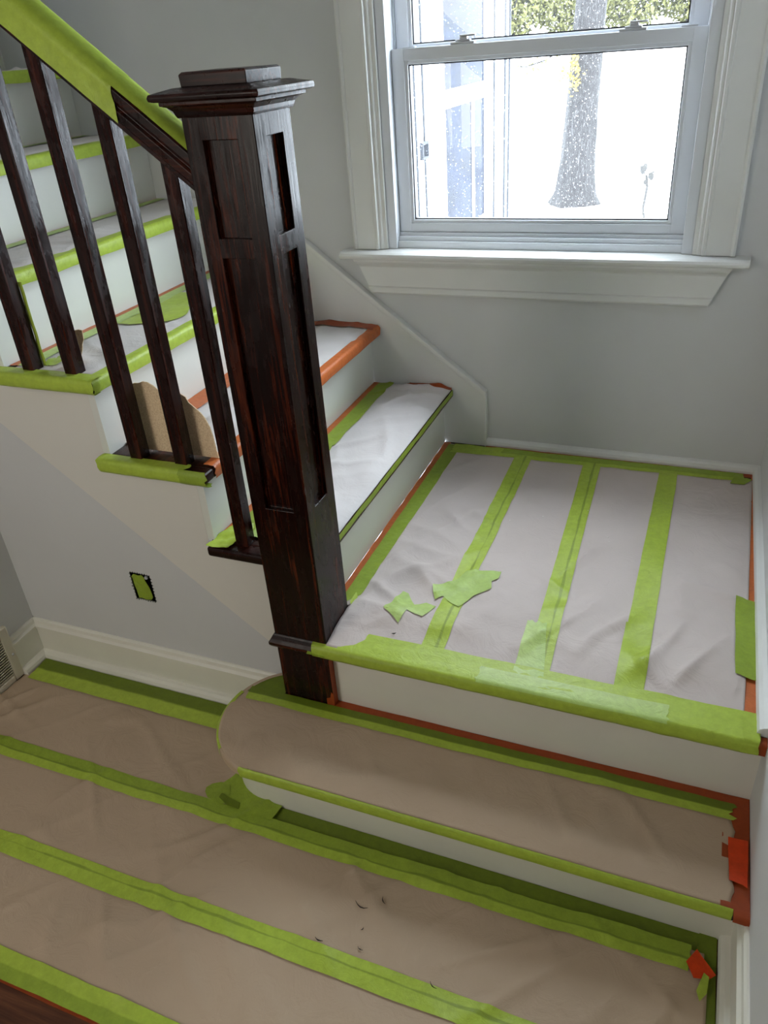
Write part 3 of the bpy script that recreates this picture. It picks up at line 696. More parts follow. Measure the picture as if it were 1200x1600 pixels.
# ================================================================ TAPE ON THE STARTING STEP
SS = surf_step
flatS = lambda x, y: H1 + 0.0004
tape_flat(TN, (0.0545, -0.030), (0.0545, -0.001), (XR - 0.001, -0.001), (XR - 0.001, -0.030), flatS, 'orange_dark', 'dark orange tape on the starting step along the foot of the landing riser', off=0.0008, tear=(0, 0))
tape_flat(TN, (-0.160, -0.066), (-0.170, -0.022), (0.922, -0.022), (0.918, -0.063), SS, 'green_two', 'long green tape on the starting step beside the orange strip', off=0.0018, tear=(0.004, 0.01))
bk = [p for p in step_outline(0.003) if p[0] < -0.12 and p[1] > -0.064]
tape_poly(TN, [(NX0 - 0.002, 0.044), (NX0 - 0.002, -0.0225), (0.05, -0.0225), (0.05, -0.058), (-0.184, -0.058)] + bk[0:], flatS, 'green_dark', 'dark green tape patch on the starting step left of the newel base', off=0.0015, crumple=0.0004)
NPS = [(0.002, 0.0044), (-0.001, 0.0036), (-0.0034, -0.004), (-0.0034, -0.021), (0.001, -0.0262)]
tape_prof(TN, (-0.070, -0.253, H1), (0.921, -0.253, H1), (0, 1, 0), NPS, 'green', 'long green tape folded over the front nose of the starting step', wob=0.0006, seed=9)
# curved rim tape
def rim(name, i0, i1, label, mat):
    arc = step_outline(-0.0022)[2:]; arc = arc[i0:i1]; bm = bmesh.new(); rows = []; uv = {}
    for i, (x, y) in enumerate(arc):
        d = Vector((x + 0.05, y + 0.0945)).normalized(); w_ = 0.004 + 0.005 * abs(noise.noise(Vector((i * 0.6, 3, 1))))
        prof = ((-0.006 - w_, 0.0046), (-0.002, 0.0044), (0.0006, 0.001), (0.001 + 0.002 * noise.noise(Vector((i * .9, 1, 1))), -0.012), (0.001, -0.021 - w_))
        row = [bm.verts.new((x + d.x * a, y + d.y * a, H1 + b)) for a, b in prof]
        for j, v in enumerate(row): uv[v] = (i * 0.02, j / 4)
        rows.append(row)
    for i in range(len(rows) - 1):
        for j in range(4): bm.faces.new((rows[i][j], rows[i+1][j], rows[i+1][j+1], rows[i][j+1]))
    uvset(bm, uv); o = link(name, bm, mat, None, smooth=True); tag(o, label, 'tape')
def paper_rim():
    arc = step_outline(-0.0008)[2:]; bm = bmesh.new(); rows = []
    for i, (x, y) in enumerate(arc):
        d = Vector((x + 0.05, y + 0.0945)).normalized(); q = 0.0012 * noise.noise(Vector((i * 0.8, 5, 1)))
        rows.append([bm.verts.new((x + d.x * a, y + d.y * a, H1 + b)) for a, b in ((-0.012, 0.0030), (-0.004, 0.0030), (0.0, 0.0005), (0.0004 + q, -0.010), (0.0002, -0.023))])
    for i in range(len(rows) - 1):
        for j in range(4): bm.faces.new((rows[i][j], rows[i+1][j], rows[i+1][j+1], rows[i][j+1]))
    link('folded_edge', bm, 'paper_floor', STEP_SHEET, smooth=True)
paper_rim()
rim(TN, 6, 18, 'ragged green tape rolled around the rounded left end of the starting step', 'green')
tape_flat(TN, (0.900, -0.251), (0.900, -0.002), (XR - 0.001, -0.002), (XR - 0.001, -0.251), flatS, 'orange_dark', 'dark orange tape at the right end of the starting step against the wall', off=0.0014, tear=(0.0, 0.0))
tape_flat(TN, (0.910, -0.104), (0.944, -0.104), (0.943, -0.205), (0.913, -0.198), SS, 'red', 'bright red-orange tape patch at the right end of the starting step', off=0.0026, tear=(0.001, 0.006))
tape_prof(TN, (0.9215, -0.253, H1), (XR - 0.0005, -0.253, H1), (0, 1, 0), [(0.004, 0.002), (-0.0135, -0.001), (-0.0128, -0.012)], 'orange_dark', 'orange tape flap over the right corner of the starting step nose', tear=0)
# orange scraps at the newel base
bm = bmesh.new(); prism(bm, [(NX1 - 0.018, H1 + 0.001), (NX1 + 0.0015, H1 + 0.001), (NX1 + 0.0015, 0.180), (NX1 - 0.004, 0.186), (NX1 - 0.008, 0.168), (NX1 - 0.018, 0.163)], 'y', NY0 - 0.0012, NY0 - 0.0004)
bx(bm, NX1 + 0.0004, NX1 + 0.0012, NY0 - 0.001, -0.001, H1 + 0.001, 0.285)
tag(link(TN, bm, 'orange_dark'), 'orange tape scrap standing up on the right edge of the newel base', 'tape')

# ================================================================ TAPE ON THE HALL FLOOR
SF = surf_floor
flatF = lambda x, y: 0.0004
tape_flat(TN, (XL + 0.040, -0.064), (XL + 0.034, 0.0170), (-0.176, 0.0170), (-0.176, -0.064), flatF, 'green_two', 'green tape on the hall floor along the under-stair baseboard', off=0.0050, tear=(0.002, 0))
tape_flat(TN, (-0.02, -0.262), (-0.045, -0.2205), (0.903, -0.2205), (0.903, -0.262), flatF, 'green_dark', 'dark green tape on the bare floor along the foot of the starting step', off=0.0012, tear=(0.004, 0.0))
tape_flat(TN, (XL + 0.002, -0.311), (XL + 0.002, -0.262), (0.872, -0.255), (0.866, -0.306), SF, 'green_two_seam', 'longest green seam tape across the hall floor, just before the starting step', off=0.0026, tear=(0, 0.008))
tape_flat(TN, (XL + 0.002, -0.528), (XL + 0.002, -0.480), (0.890, -0.476), (0.890, -0.524), SF, 'green_seam', 'middle green seam tape across the hall floor', off=0.0022)
tape_flat(TN, (XL + 0.002, -0.737), (XL + 0.002, -0.688), (0.890, -0.688), (0.890, -0.737), SF, 'green_two_r', 'green edge tape on the hall floor nearest the camera', off=0.0036)
tape_flat(TN, (XL + 0.002, -0.741), (XL + 0.002, -0.735), (0.85, -0.735), (0.85, -0.741), flatF, 'orange_dark', 'thin orange tape edge below the nearest green tape on the hall floor', off=0.0008)
tape_flat(TN, (0.884, -1.2), (0.9145, -1.2), (0.9145, -0.218), (0.884, -0.218), flatF, 'green_dark', 'dark green tape on the floor along the right baseboard', off=0.0030, tear=(0, 0.004))
tape_poly(TN, [(0.8624, -0.2902), (0.8797, -0.2600), (0.9130, -0.2968), (0.9000, -0.3100), (0.8764, -0.3150)], SF, 'red', 'small red-orange tape patch on the floor by the right baseboard', off=0.005)
tape_poly(TN, [(0.882, -0.335), (0.893, -0.300), (0.902, -0.305), (0.899, -0.335), (0.888, -0.352)], SF, 'green', 'tiny green tape tab just below the red-orange patch by the right baseboard', off=0.0062)
tape_poly(TN, [(-0.190, -0.245), (-0.196, -0.232), (-0.188, -0.218), (-0.170, -0.207), (-0.148, -0.205), (-0.135, -0.225), (-0.120, -0.258), (-0.150, -0.262), (-0.175, -0.258)], SF, 'green_over', 'rounded green tape piece on the floor left of the starting step', off=0.0045)
tape_poly(TN, [(-0.165, -0.205), (-0.140, -0.160), (-0.120, -0.145), (-0.090, -0.175), (-0.070, -0.200), (-0.045, -0.219), (0.0, -0.221), (-0.005, -0.264), (-0.10, -0.264), (-0.135, -0.235)], SF, 'green_over', 'torn green tape pieces around the curved foot of the starting step', off=0.0040)
tape_poly(TN, [(-0.150, -0.249), (-0.150, -0.236), (-0.095, -0.246), (-0.09, -0.262), (-0.12, -0.262)], SF, 'green_dark', 'small dark overlap of green tape at the curved foot of the starting step', off=0.0058)

# ================================================================ TAPE ON THE FLIGHT
def nose_tape(k, y0, y1, mat, label, top=0.022, fold=0.0, z_off=0.0, seed=None):
    x1 = rx(k) + NO
    prof = [(-top, 0.0046 + z_off), (-0.008, 0.0042 + z_off), (-0.001, 0.003 + z_off), (0.0022 + z_off, -0.005), (0.0022 + z_off, -0.020), (0.0005, -0.0268)]
    return tape_prof(TN, (x1, y0, tz(k)), (x1, y1, tz(k)), (1, 0, 0), prof, mat, label, wob=0.0006, fold=fold, seed=seed)
flatT = lambda k: (lambda x, y: tz(k) + 0.0004)
def back_tape(k, a, b, y0, y1, mat, label, off=0.0012, fn=None):
    xb = rx(k + 1); return tape_flat(TN, (xb + a, y0), (xb + b, y0), (xb + b, y1), (xb + a, y1), fn or flatT(k), mat, label, off=off, tear=(0.004, 0.002))
# first tread
back_tape(3, 0.001, 0.024, 0.07, 1.018, 'orange', 'orange tape at the back of the first tread above the landing')
back_tape(3, 0.022, 0.074, 0.09, 1.010, 'green_over', 'green tape beside the orange strip on the first tread above the landing', off=0.0022, fn=surf_tread(3))
tape_prof(TN, (NO, NY1 + 0.01, tz(3)), (NO, 1.006, tz(3)), (1, 0, 0), [(0.0008, 0.0014), (0.0016, -0.005), (0.0016, -0.014)], 'green_over', 'narrow green tape line along the nose of the first tread', wob=0.0008)
tape_flat(TN, (-0.115, 0.994), (-0.115, 1.018), (0.032, 1.018), (0.032, 1.000), surf_tread(3), 'orange_dark', 'orange tape on the first tread along the skirt board', off=0.0012)
# second tread
back_tape(4, 0.001, 0.064, 0.10, 1.018, 'orange', 'orange tape at the back of the second tread above the landing', off=0.0026, fn=surf_tread(4))
tape_flat(TN, (-0.476 + 0.06, 0.968), (-0.476 + 0.06, 1.018), (-0.21, 1.018), (-0.21, 0.968), surf_tread(4), 'orange_dark', 'orange tape on the second tread along the skirt board', off=0.0030)
nose_tape(4, 0.05, 1.018, 'orange', 'orange tape folded over the nose of the second tread', top=0.026)
# third tread
back_tape(5, 0.001, 0.026, 0.06, 1.018, 'orange', 'orange tape at the back of the third tread above the landing')
back_tape(5, 0.024, 0.066, 0.06, 1.010, 'green_pale', 'green tape beside the orange strip on the third tread', off=0.0022, fn=surf_tread(5))
tape_poly(TN, [(-0.645, 0.36), (-0.60, 0.35), (-0.55, 0.375), (-0.509, 0.396), (-0.495, 0.451), (-0.52, 0.50), (-0.545, 0.53), (-0.55, 0.60), (-0.60, 0.63), (-0.646, 0.644)], surf_tread(5), 'green', 'large green tape patch on the third tread above the landing', off=0.003, crumple=0.0006)
nose_tape(5, 0.011, 1.010, 'green', 'green tape folded over the nose of the third tread above the landing', top=0.024, seed=2)
# fourth to sixth
for k, nm in ((6, 'fourth'), (7, 'fifth'), (8, 'sixth')):
    back_tape(k, 0.001, 0.012, 0.06, 1.018, 'orange', f'thin orange tape line at the back of the {nm} tread above the landing')
    back_tape(k, 0.011, 0.048, 0.06, 1.010, 'green_pale', f'pale green tape at the back of the {nm} tread above the landing', off=0.0020, fn=surf_tread(k))
    nose_tape(k, 0.011, 1.012, 'green', f'green tape folded over the nose of the {nm} tread above the landing', top=0.034)
# return nosing wraps
def return_tape(k, x0, x1, mat, label, fold=0.002, top=0.034):
    prof = [(top, 0.0042), (0.004, 0.0042), (-0.0012, 0.001), (-0.0024, -0.008), (-0.0024, -0.022), (0.002, -0.0285), (0.02, -0.0285)]
    return tape_prof(TN, (x0, YN - NO, tz(k)), (x1, YN - NO, tz(k)), (0, 1, 0), prof, mat, label, wob=0.0012, fold=fold)
return_tape(5, -0.725, rx(5) + NO + 0.002, 'green', 'green tape crumpled around the open end of the third tread')
return_tape(4, -0.488, -0.255, 'green', 'green tape wrapped around the left of the open end of the second tread', top=0.030)
tape_prof(TN, (-0.27, YN - NO, tz(4)), (rx(4) + NO + 0.004, YN - NO, tz(4)), (0, 1, 0), [(0.004, 0.0052), (-0.0016, 0.002), (-0.0034, -0.008), (-0.0034, -0.022), (0.002, -0.0292), (0.02, -0.0292)], 'green_over', 'darker crumpled green tape on the right of the open end of the second tread', wob=0.0015, fold=0.003)
tape_poly(TN, [(-0.2365, 0.006), (-0.238, 0.045), (-0.236, 0.075), (-0.222, 0.112), (-0.208, 0.110), (-0.186, 0.075), (-0.180, 0.050), (-0.186, 0.018), (-0.205, 0.010)], flatT(3), 'green', 'crumpled green tape left of the baluster on the first tread end', off=0.006, crumple=0.006)
tape_poly(TN, [(-0.170, 0.075), (-0.190, 0.135), (-0.175, 0.165), (-0.150, 0.155), (-0.125, 0.120), (-0.110, 0.080), (-0.140, 0.074)], flatT(3), 'green_pale', 'pale crumpled green tape between the first baluster and the newel post', off=0.006, crumple=0.006)
# upright strips taped along risers and balusters
def vstrip(x, y, z0, z1, wd, ax, label):
    bm = bmesh.new(); n = 24; rows = []; uv = {}
    for i in range(n + 1):
        z = z0 + (z1 - z0) * i / n; wv = 0.002 * noise.noise(Vector((z * 30, x, 1)))
        a = (x, y + wv, z); b = (x, y + wd + wv, z)
        if ax == 'x': a = (x + wv, y, z); b = (x + wd + wv, y, z)
        row = [bm.verts.new(a), bm.verts.new(b)]; uv[row[0]] = (z, 0); uv[row[1]] = (z, 1); rows.append(row)
    for i in range(n): bm.faces.new((rows[i][0], rows[i+1][0], rows[i+1][1], rows[i][1]))
    uvset(bm, uv); o = link(TN, bm, 'green', smooth=True)
    sd = o.modifiers.new('t', 'SOLIDIFY'); sd.thickness = 0.0004
    tag(o, label, 'tape')
vstrip(-0.6205 - 0.002, 0.069, tz(5) + 0.004, tz(5) + 0.19, 0.010, 'x', 'upright green tape along the far edge of the fifth baluster')
vstrip(-0.4145 - 0.004, 0.068, tz(4) + 0.004, tz(4) + 0.14, 0.006, 'x', 'thin upright green tape along the left edge of the third baluster')
tape_poly(TN, [(-0.625, 0.075), (-0.640, 0.110), (-0.618, 0.130), (-0.592, 0.095), (-0.590, 0.070)], flatT(5), 'green', 'green tape scrap on the third tread between the fourth and fifth balusters', off=0.006, crumple=0.004)

# ================================================================ CARDBOARD PIECES
def card(pts, y, label):
    bm = bmesh.new(); prism(bm, pts, 'y', y, y + 0.0022); tag(link('cardboard_piece', bm, 'card'), label, 'cardboard')
zc = tz(4) + 0.0044
card([(-0.425, zc), (-0.4220, 0.80), (-0.4080, 0.868), (-0.395, 0.8745), (-0.382, 0.8755), (-0.3716, 0.880), (-0.358, 0.8790), (-0.3436, 0.8718), (-0.335, 0.864), (-0.325, 0.8580), (-0.308, 0.8620), (-0.2913, 0.8631), (-0.277, 0.859), (-0.2659, 0.853), (-0.262, 0.842), (-0.250, 0.832), (-0.236, 0.820), (-0.2274, 0.808), (-0.219, 0.788), (-0.2155, 0.765), (-0.2140, 0.735), (-0.2115, zc)], 0.084, 'large brown cardboard piece with a wavy top standing behind two balusters')
zc = tz(5) + 0.0044
card([(-0.560, zc), (-0.560, 0.975), (-0.548, 0.985), (-0.535, 0.9883), (-0.522, 0.984), (-0.510, 0.9865), (-0.5010, 0.985), (-0.5030, 0.965), (-0.5100, 0.955), (-0.5150, 0.940), (-0.527, 0.920), (-0.5374, 0.905), (-0.545, zc)], 0.086, 'small torn cardboard scrap behind the fourth baluster')

# ================================================================ OUTLET BOX HOLE
ob = empty('outlet_box', ((ox0 + ox1) / 2, W0, (oz0 + oz1) / 2)); tag(ob, 'rough hole in the under-stair wall with an outlet box covered in green tape', 'outlet')
bm = bmesh.new(); bx(bm, ox0, ox1, W1 + 0.02, W1 + 0.022, oz0, oz1)
bx(bm, ox0 - 0.001, ox0, W0 + 0.001, W1 + 0.022, oz0, oz1); bx(bm, ox1, ox1 + 0.001, W0 + 0.001, W1 + 0.022, oz0, oz1)
bx(bm, ox0, ox1, W0 + 0.001, W1 + 0.022, oz0 - 0.001, oz0); bx(bm, ox0, ox1, W0 + 0.001, W1 + 0.022, oz1, oz1 + 0.001)
link('box_recess', bm, 'slot', ob)
bm = bmesh.new(); pts = [(-0.528, 0.352), (-0.520, 0.361), (-0.507, 0.358), (-0.495, 0.362), (-0.489, 0.352), (-0.488, 0.345), (-0.4790, 0.320), (-0.4765, 0.296), (-0.484, 0.286), (-0.500, 0.284), (-0.516, 0.286), (-0.523, 0.283), (-0.524, 0.300), (-0.527, 0.33)]
prism(bm, pts, 'y', W0 + 0.0015, W0 + 0.0025); bmesh.ops.subdivide_edges(bm, edges=bm.edges, cuts=2, use_grid_fill=True)
for v in bm.verts: v.co.y += 0.002 * noise.noise(v.co * 70)
link('box_tape', bm, 'green_over', ob)['label'] = 'green tape over the outlet box'
bm = bmesh.new()
for i in range(34):   # chipped plaster teeth round the hole
    t = i / 34 * 4; s = int(t); f = t - s
    px, pz = [(ox0 + (ox1-ox0)*f, oz0), (ox1, oz0 + (oz1-oz0)*f), (ox1 - (ox1-ox0)*f, oz1), (ox0, oz1 - (oz1-oz0)*f)][s]
    r = 0.002 + 0.0035 * random.random()
    dx, dz = [(0, -1), (1, 0), (0, 1), (-1, 0)][s]
    a = (px - dz * 0.003, W0 - 0.0003, pz - dx * 0.003); b = (px + dz * 0.003, W0 - 0.0003, pz + dx * 0.003); c = (px + dx * r, W0 - 0.0003, pz + dz * r)
    bm.faces.new([bm.verts.new(p) for p in (a, b, c)])
o = link('chipped_edge', bm, 'slot', ob); o['kind'] = 'stuff'
bm = bmesh.new(); bmesh.ops.create_uvsphere(bm, u_segments=12, v_segments=8, radius=0.005); bmesh.ops.translate(bm, verts=bm.verts, vec=(-0.4835, W0 + 0.004, 0.3545))
link('cable_end', bm, 'grey_vinyl', ob, smooth=True)

# ================================================================ VENT REGISTER (left wall)
vt = empty('vent_register', (XL, -0.2, 0.05)); tag(vt, 'cream metal floor-level vent register on the left wall', 'vent')
vx = XL + 0.017; vy0, vy1, vz0, vz1 = -0.40, -0.050, 0.002, 0.176
bm = bmesh.new()
bx(bm, XL + 0.001, vx, vy0, vy0 + 0.03, vz0, vz1); bx(bm, XL + 0.001, vx, vy1 - 0.030, vy1, vz0, vz1)
bx(bm, XL + 0.001, vx, vy0 + 0.03, vy1 - 0.03, vz0, vz0 + 0.022); bx(bm, XL + 0.001, vx, vy0 + 0.03, vy1 - 0.03, vz1 - 0.030, vz1)
link('vent_frame', bm, 'vent', vt, bevel=0.0035, seg=2)
box('vent_cavity', XL + 0.0005, XL + 0.004, vy0 + 0.028, vy1 - 0.028, vz0 + 0.02, vz1 - 0.028, 'slot', vt)
n = 15; me = None
for i in range(n):
    z = vz0 + 0.026 + (vz1 - 0.030 - vz0 - 0.026) * i / (n - 0.2)
    bm = bmesh.new(); v = [bm.verts.new(p) for p in ((XL + 0.005, vy0 + 0.03, z - 0.004), (XL + 0.005, vy1 - 0.03, z - 0.004), (vx - 0.001, vy1 - 0.03, z), (vx - 0.001, vy0 + 0.03, z),
                                                      (XL + 0.005, vy0 + 0.03, z - 0.0025), (XL + 0.005, vy1 - 0.03, z - 0.0025), (vx - 0.001, vy1 - 0.03, z + 0.0036), (vx - 0.001, vy0 + 0.03, z + 0.0036))]
    for f in ((0, 3, 2, 1), (4, 5, 6, 7), (0, 1, 5, 4), (1, 2, 6, 5), (2, 3, 7, 6), (3, 0, 4, 7)): bm.faces.new([v[q] for q in f])
    link('slat', bm, 'vent', vt)
bm = bmesh.new(); bmesh.ops.create_uvsphere(bm, u_segments=10, v_segments=6, radius=0.004); bmesh.ops.translate(bm, verts=bm.verts, vec=(vx, vy1 - 0.012, 0.085)); link('screw', bm, 'grey_vinyl', vt, smooth=True)

# ================================================================ DEBRIS
def speck(x, y, fn, L, ang, r, mat, label, cat, group, name):
    bm = bmesh.new(); path = []; n = 5
    for i in range(n):
        t = i / (n - 1) - 0.5; bend = 0.35 * L * (t * t * 2)
        px = x + math.cos(ang) * L * t - math.sin(ang) * bend; py = y + math.sin(ang) * L * t + math.cos(ang) * bend
        path.append(((px, py, fn(px, py) + 0.0026 + r * 0.5), (-math.sin(ang) * (1.2 - abs(t) * 1.6), math.cos(ang) * (1.2 - abs(t) * 1.6), 0), (0, 0, 1.2 - abs(t) * 1.6)))
    sweep(bm, path, [(-r, -r * .5), (r, -r * .5), (r * .6, r * .6), (-r * .6, r * .6)], True)
    tag(link(name, bm, mat), label, cat, group)
for i, (x, y, L, a, r) in enumerate([(0.262, -0.385, 0.028, -0.15, 0.0011), (0.299, -0.358, 0.016, -0.9, 0.0009), (0.283, -0.424, 0.008, 1.1, 0.0008), (0.212, -0.474, 0.017, -0.1, 0.0011), (0.293, -0.462, 0.013, -0.3, 0.0009), (0.443, -0.479, 0.017, -0.5, 0.0008), (0.311, -0.636, 0.034, 1.9, 0.0009)]):
    speck(x, y, SF, L, a, r, 'speck_dark', ('longest dark splinter between the two seam tapes on the hall floor, nearest the starting step', 'short slanted dark splinter just right of the longest one on the hall floor', 'tiny dark speck midway between the longest splinter and the middle seam tape',
        'dark splinter touching the upper edge of the middle hall floor tape, leftmost', 'short dark splinter right of the one touching the middle tape', 'dark splinter touching the middle hall floor tape, rightmost', 'thin curled dark fibre on the paper nearest the camera')[i], 'splinter', 'dark splinters on the hall floor paper', 'wood_splinter')
for i, (x, y, L, a, r) in enumerate([(0.187, 0.055, 0.010, 0.4, 0.0014)]):
    speck(x, y, SLn, L, a, r, 'speck_dark', 'black fleck on the landing paper near the newel post', 'splinter', None, 'wood_splinter')
for i, (x, y, r) in enumerate([(0.788, 0.834, 0.0026), (0.352, 0.700, 0.0017), (0.404, 0.628, 0.0018), (0.323, 0.585, 0.0015), (0.460, 0.470, 0.0014), (0.585, 0.560, 0.0018), (0.590, 0.540, 0.0014), (0.515, 0.690, 0.0016)]):
    bm = bmesh.new(); bmesh.ops.create_icosphere(bm, subdivisions=1, radius=r)
    for v in bm.verts: v.co *= 0.8 + 0.4 * random.random(); v.co.z *= 0.6
    bmesh.ops.translate(bm, verts=bm.verts, vec=(x, y, SLn(x, y) + 0.0012 + r * 0.5))
    tag(link('plaster_crumb', bm, 'speck_white'), ('largest white plaster crumb, on the landing sheet along the right wall', 'white crumb on the second landing sheet, near the first seam tape', 'white crumb on the second landing sheet, in its middle', 'white crumb beside the first landing seam tape, above the ragged patch',
        'white crumb left of the middle landing seam tape', 'farther of two paired white crumbs on the third landing sheet', 'nearer of two paired white crumbs on the third landing sheet', 'white crumb on the middle landing seam tape')[i], 'crumb', 'white plaster crumbs on the landing paper')

# ================================================================ OUTSIDE
GZ = -0.6
def gz(x, y): return GZ + 0.06 * noise.noise(Vector((x * 0.3, y * 0.3, 0))) * min(1, max(0, (y - 3) / 4)) + 1.95 * sstep(11.2, 14.6, y) + max(0, y - 15) * 0.02
bm = bmesh.new(); g = [[bm.verts.new((x, y, gz(x, y))) for y in [D + 0.16 + j * 1.2 for j in range(34)]] for x in [-26 + i * 1.3 for i in range(40)]]
for i in range(39):
    for j in range(33): bm.faces.new((g[i][j], g[i+1][j], g[i+1][j+1], g[i][j+1]))
tag(link('snowy_ground', bm, 'snow', smooth=True), 'bright snow-covered lawn outside the window', 'ground', kind='structure')
# neighbouring wing of the house with a sash window
wg = empty('house_wing', (-0.9, 4, GZ)); tag(wg, 'white wing of the house seen at the left through the window', 'building')
WX = -0.9
bm = bmesh.new()
for (y0, y1, z0, z1) in ((D + 0.17, 3.86, -0.75, 4.2), (4.88, 5.55, -0.75, 4.2), (3.86, 4.88, -0.75, 0.30), (3.86, 4.88, 2.1, 4.2)): bx(bm, WX - 0.12, WX, y0, y1, z0, z1)
link('wing_wall', bm, 'siding', wg)
wf = empty('wing_window', (WX, 4.37, 1.2)); wf.parent = wg; wf.location = Vector((WX, 4.37, 1.2)) - Vector(wg.location)
bm = bmesh.new()
for (y0, y1, z0, z1) in ((3.80, 3.90, 0.24, 2.16), (4.84, 4.94, 0.24, 2.16), (3.90, 4.84, 0.24, 0.32), (3.90, 4.84, 2.08, 2.16), (3.90, 4.84, 1.10, 1.20)): bx(bm, WX - 0.03, WX + 0.008, y0, y1, z0, z1)
bx(bm, WX - 0.01, WX + 0.004, 4.52, 4.56, 0.32, 1.10)
link('window_frame', bm, 'siding', wf)
for (z0, z1) in ((0.32, 1.10), (1.20, 2.08)):
    bm = bmesh.new(); bx(bm, WX - 0.012, WX - 0.004, 3.90, 4.84, z0, z1); link('pane', bm, 'far_glass', wf)
bm = bmesh.new()
for (y0, y1) in ((5.08, 5.10), (5.40, 5.46), (5.535, 5.56)): bx(bm, WX + 0.0, WX + 0.012, y0, y1, -0.75, 4.2)
link('corner_groove', bm, 'dark_line', wg)
bm = bmesh.new()
for (y0, y1) in ((3.36, 3.372), (3.50, 3.512)): bx(bm, WX, WX + 0.01, y0, y1, -0.75, 4.2)
link('trim_groove', bm, 'dark_line', wg)
bm = bmesh.new(); sweep_pts = [(3.42, 0.885), (3.52, 0.885), (3.52, 0.965), (3.42, 0.965)]
for (y0, y1, z0, z1) in ((3.40, 3.51, 0.880, 0.892), (3.40, 3.51, 0.958, 0.970), (3.40, 3.413, 0.892, 0.958), (3.497, 3.51, 0.892, 0.958)): bx(bm, WX + 0.01, WX + 0.03, y0, y1, z0, z1)
link('shutter_latch', bm, 'dark_line', wg)
# tree
tr = empty('tree', (-1.12, 10.4, GZ)); tag(tr, 'thick rough-barked tree trunk standing in the snow outside the window', 'tree')
bm = bmesh.new(); rows = []; N = 40
prof = [(-0.75, 0.40), (-0.62, 0.34), (-0.50, 0.285), (-0.35, 0.255), (-0.05, 0.232), (0.6, 0.205), (1.2, 0.195), (2.0, 0.185), (3.2, 0.17), (4.5, 0.14)]
def pr(z):
    for (a, ra), (b, rb) in zip(prof, prof[1:]):
        if a <= z <= b: return ra + (rb - ra) * (z - a) / (b - a)
    return prof[-1][1]
for i in range(106):
    z = -0.75 + i * 0.05; r = pr(min(z, 4.5)); cxx = -1.130 + 0.035 * (z + 0.6)
    row = []
    for j in range(N):
        a = j / N * math.tau
        rr = r * (1 + 0.10 * noise.noise(Vector((math.cos(a) * 3, math.sin(a) * 3, z * 0.7))) + 0.07 * noise.noise(Vector((math.cos(a) * 9, math.sin(a) * 9, z * 2.2))) + (0.25 * max(0, math.cos(a * 4 + 1)) * math.exp(-(z + 0.7) * 6)))
        row.append(bm.verts.new((cxx + rr * math.cos(a), 10.4 + rr * math.sin(a), z)))
    rows.append(row)
for i in range(len(rows) - 1):
    for j in range(N): bm.faces.new((rows[i][j], rows[i][(j+1) % N], rows[i+1][(j+1) % N], rows[i+1][j]))
link('trunk', bm, 'bark', tr, smooth=True)
bm = bmesh.new()
for (z, a, L) in ((2.2, 0.4, 2.4), (2.6, 2.6, 2.2), (3.2, 4.6, 1.8), (3.8, 1.4, 1.7)):
    p = []
    for i in range(6):
        t = i / 5; p.append(((-1.04 + math.cos(a) * L * t, 10.4 + math.sin(a) * L * t, z + 0.5 * t + 0.4 * t * t), (-math.sin(a) * (1.1 - t), math.cos(a) * (1.1 - t), 0), (0, 0, 1.1 - t)))
    sweep(bm, p, [(0.06 * math.cos(q / 8 * math.tau), 0.06 * math.sin(q / 8 * math.tau)) for q in range(8)], True)
link('branches', bm, 'bark', tr, smooth=True)
def leafcloud(n, cfun, size, mat, name, parent):
    bm = bmesh.new()
    for i in range(n):
        c = Vector(cfun()); s = size * (0.6 + 0.8 * random.random())
        u = Vector((random.gauss(0, 1), random.gauss(0, 1), random.gauss(0, 1))).normalized(); q = u.orthogonal().normalized()
        bm.faces.new([bm.verts.new(c + u * s), bm.verts.new(c + q * s * 0.5), bm.verts.new(c - u * s), bm.verts.new(c - q * s * 0.5)])

    o = link(name, bm, mat, parent); o['kind'] = 'stuff'; return o
leafcloud(70, lambda: (-1.20 + random.gauss(0, 0.07), 10.12 + random.gauss(0, 0.06), 0.98 + random.gauss(0, 0.10)), 0.035, 'leaf_yellow', 'yellow_leaves', tr)
bm = bmesh.new(); BR = [(-1.28, 10.2, 1.30), (-1.50, 10.0, 1.16), (-1.72, 9.9, 1.10), (-1.95, 9.8, 1.12), (-2.15, 9.75, 1.20)]
sweep(bm, [(p, (0.0, 1.0 - i * 0.18, 0), (0, 0, 1.0 - i * 0.18)) for i, p in enumerate(BR)], [(0.014 * math.cos(t / 6 * math.tau), 0.014 * math.sin(t / 6 * math.tau)) for t in range(6)], True)
link('low_branch', bm, 'bark', tr, smooth=True)
def bl():
    i = random.randrange(4); t = random.random(); a, b = Vector(BR[i]), Vector(BR[i+1]); return a.lerp(b, t) + Vector((random.gauss(0, .05), random.gauss(0, .05), random.gauss(0, .045)))
leafcloud(60, bl, 0.032, 'leaf', 'branch_leaves', tr)
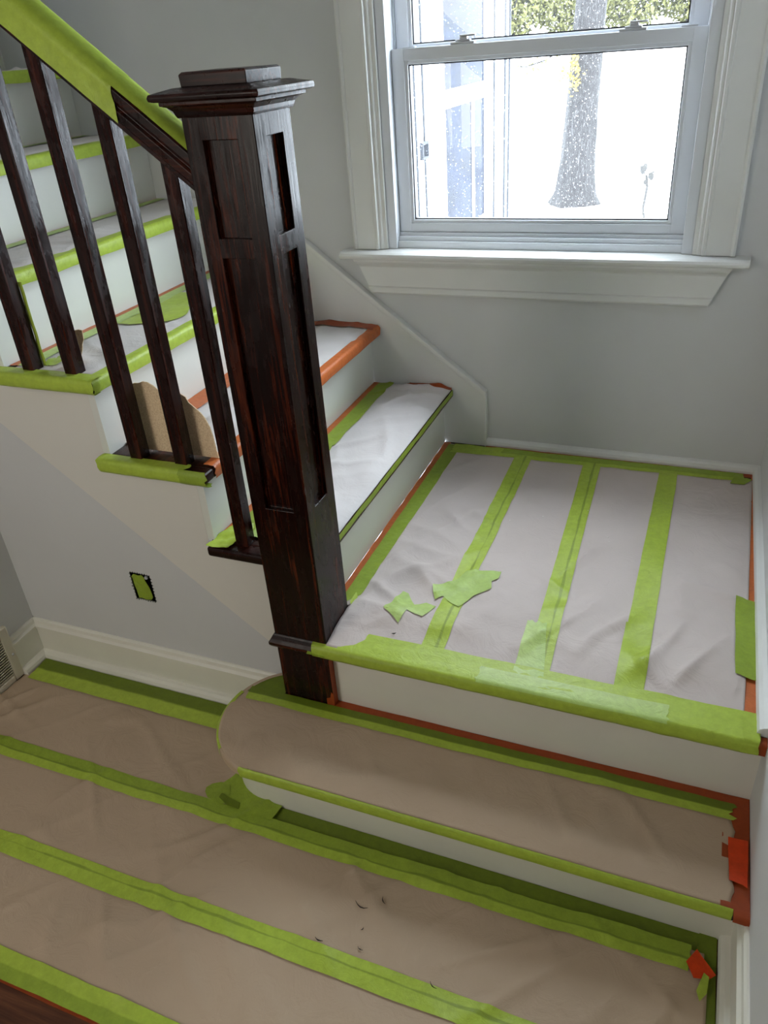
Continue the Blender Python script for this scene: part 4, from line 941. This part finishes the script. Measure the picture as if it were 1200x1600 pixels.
# shrubs beyond
for i, (x, y, zc, rx_, rz_) in enumerate(((-3.25, 15.0, 2.0, 0.78, 0.66), (-2.15, 15.1, 2.02, 0.76, 0.66), (-1.10, 15.0, 2.04, 0.74, 0.66), (-0.05, 15.1, 2.06, 0.74, 0.66))):
    names = ('left', 'second', 'third', 'right')
    sb = empty('evergreen_shrub', (x, y, gz(x, y))); tag(sb, ('leftmost pale olive bush beside the house wing, seen through the upper sash', 'olive bush between the house wing and the tree trunk, far back', 'olive bush directly behind the tree trunk', 'rightmost olive bush, right of the tree trunk in the upper sash')[i], 'shrub', 'bushes beyond the snowy lawn')
    def cf(x=x, y=y, zc=zc, a=rx_, b=rz_):
        while True:
            p = Vector((random.uniform(-1, 1), random.uniform(-1, 1), random.uniform(-1, 1)))
            if p.length < 1: break
        return (x + p.x * a, y + p.y * 0.5, zc + p.z * b)
    leafcloud(4200, cf, 0.05, 'leaf', 'foliage', sb)
    bm = bmesh.new()
    for q in range(5):
        a = q * 1.3; p = [((x + 0.05 * math.cos(a), y, gz(x, y) - 0.05), (1, 0, 0), (0, 1, 0)), ((x + 0.25 * math.cos(a), y + 0.15 * math.sin(a), gz(x, y) + 0.3), (0.8, 0, 0), (0, 0.8, 0)), ((x + 0.6 * math.cos(a), y + 0.4 * math.sin(a), zc), (0.4, 0, 0), (0, 0.4, 0))]
        sweep(bm, p, [(0.03 * math.cos(t / 6 * math.tau), 0.03 * math.sin(t / 6 * math.tau)) for t in range(6)], True)
    link('stems', bm, 'twig', sb)
# dry weed poking out of the snow
wd = empty('dry_weed', (0.0, 7.9, GZ)); tag(wd, 'thin dry weed stalk poking out of the snow, right of the tree', 'plant')
bm = bmesh.new(); sweep(bm, [((0.01 + 0.012 * math.sin(i * 2.1), 7.9, -0.75 + i * 0.108), (1, 0, 0), (0, 1, 0)) for i in range(9)], [(0.015 * math.cos(t / 5 * math.tau), 0.015 * math.sin(t / 5 * math.tau)) for t in range(5)], True)
link('stalk', bm, 'twig', wd)
for (x, z, s) in ((-0.03, 0.20, 0.05), (0.055, 0.13, 0.042), (0.0, 0.06, 0.03)):
    bm = bmesh.new(); bmesh.ops.create_icosphere(bm, subdivisions=2, radius=s)
    for v in bm.verts: v.co *= 0.8 + 0.5 * noise.noise(v.co * 40); v.co.z *= 1.2
    bmesh.ops.translate(bm, verts=bm.verts, vec=(x, 7.9, z - 0.02)); link('seed_head', bm, 'twig', wd, smooth=True)
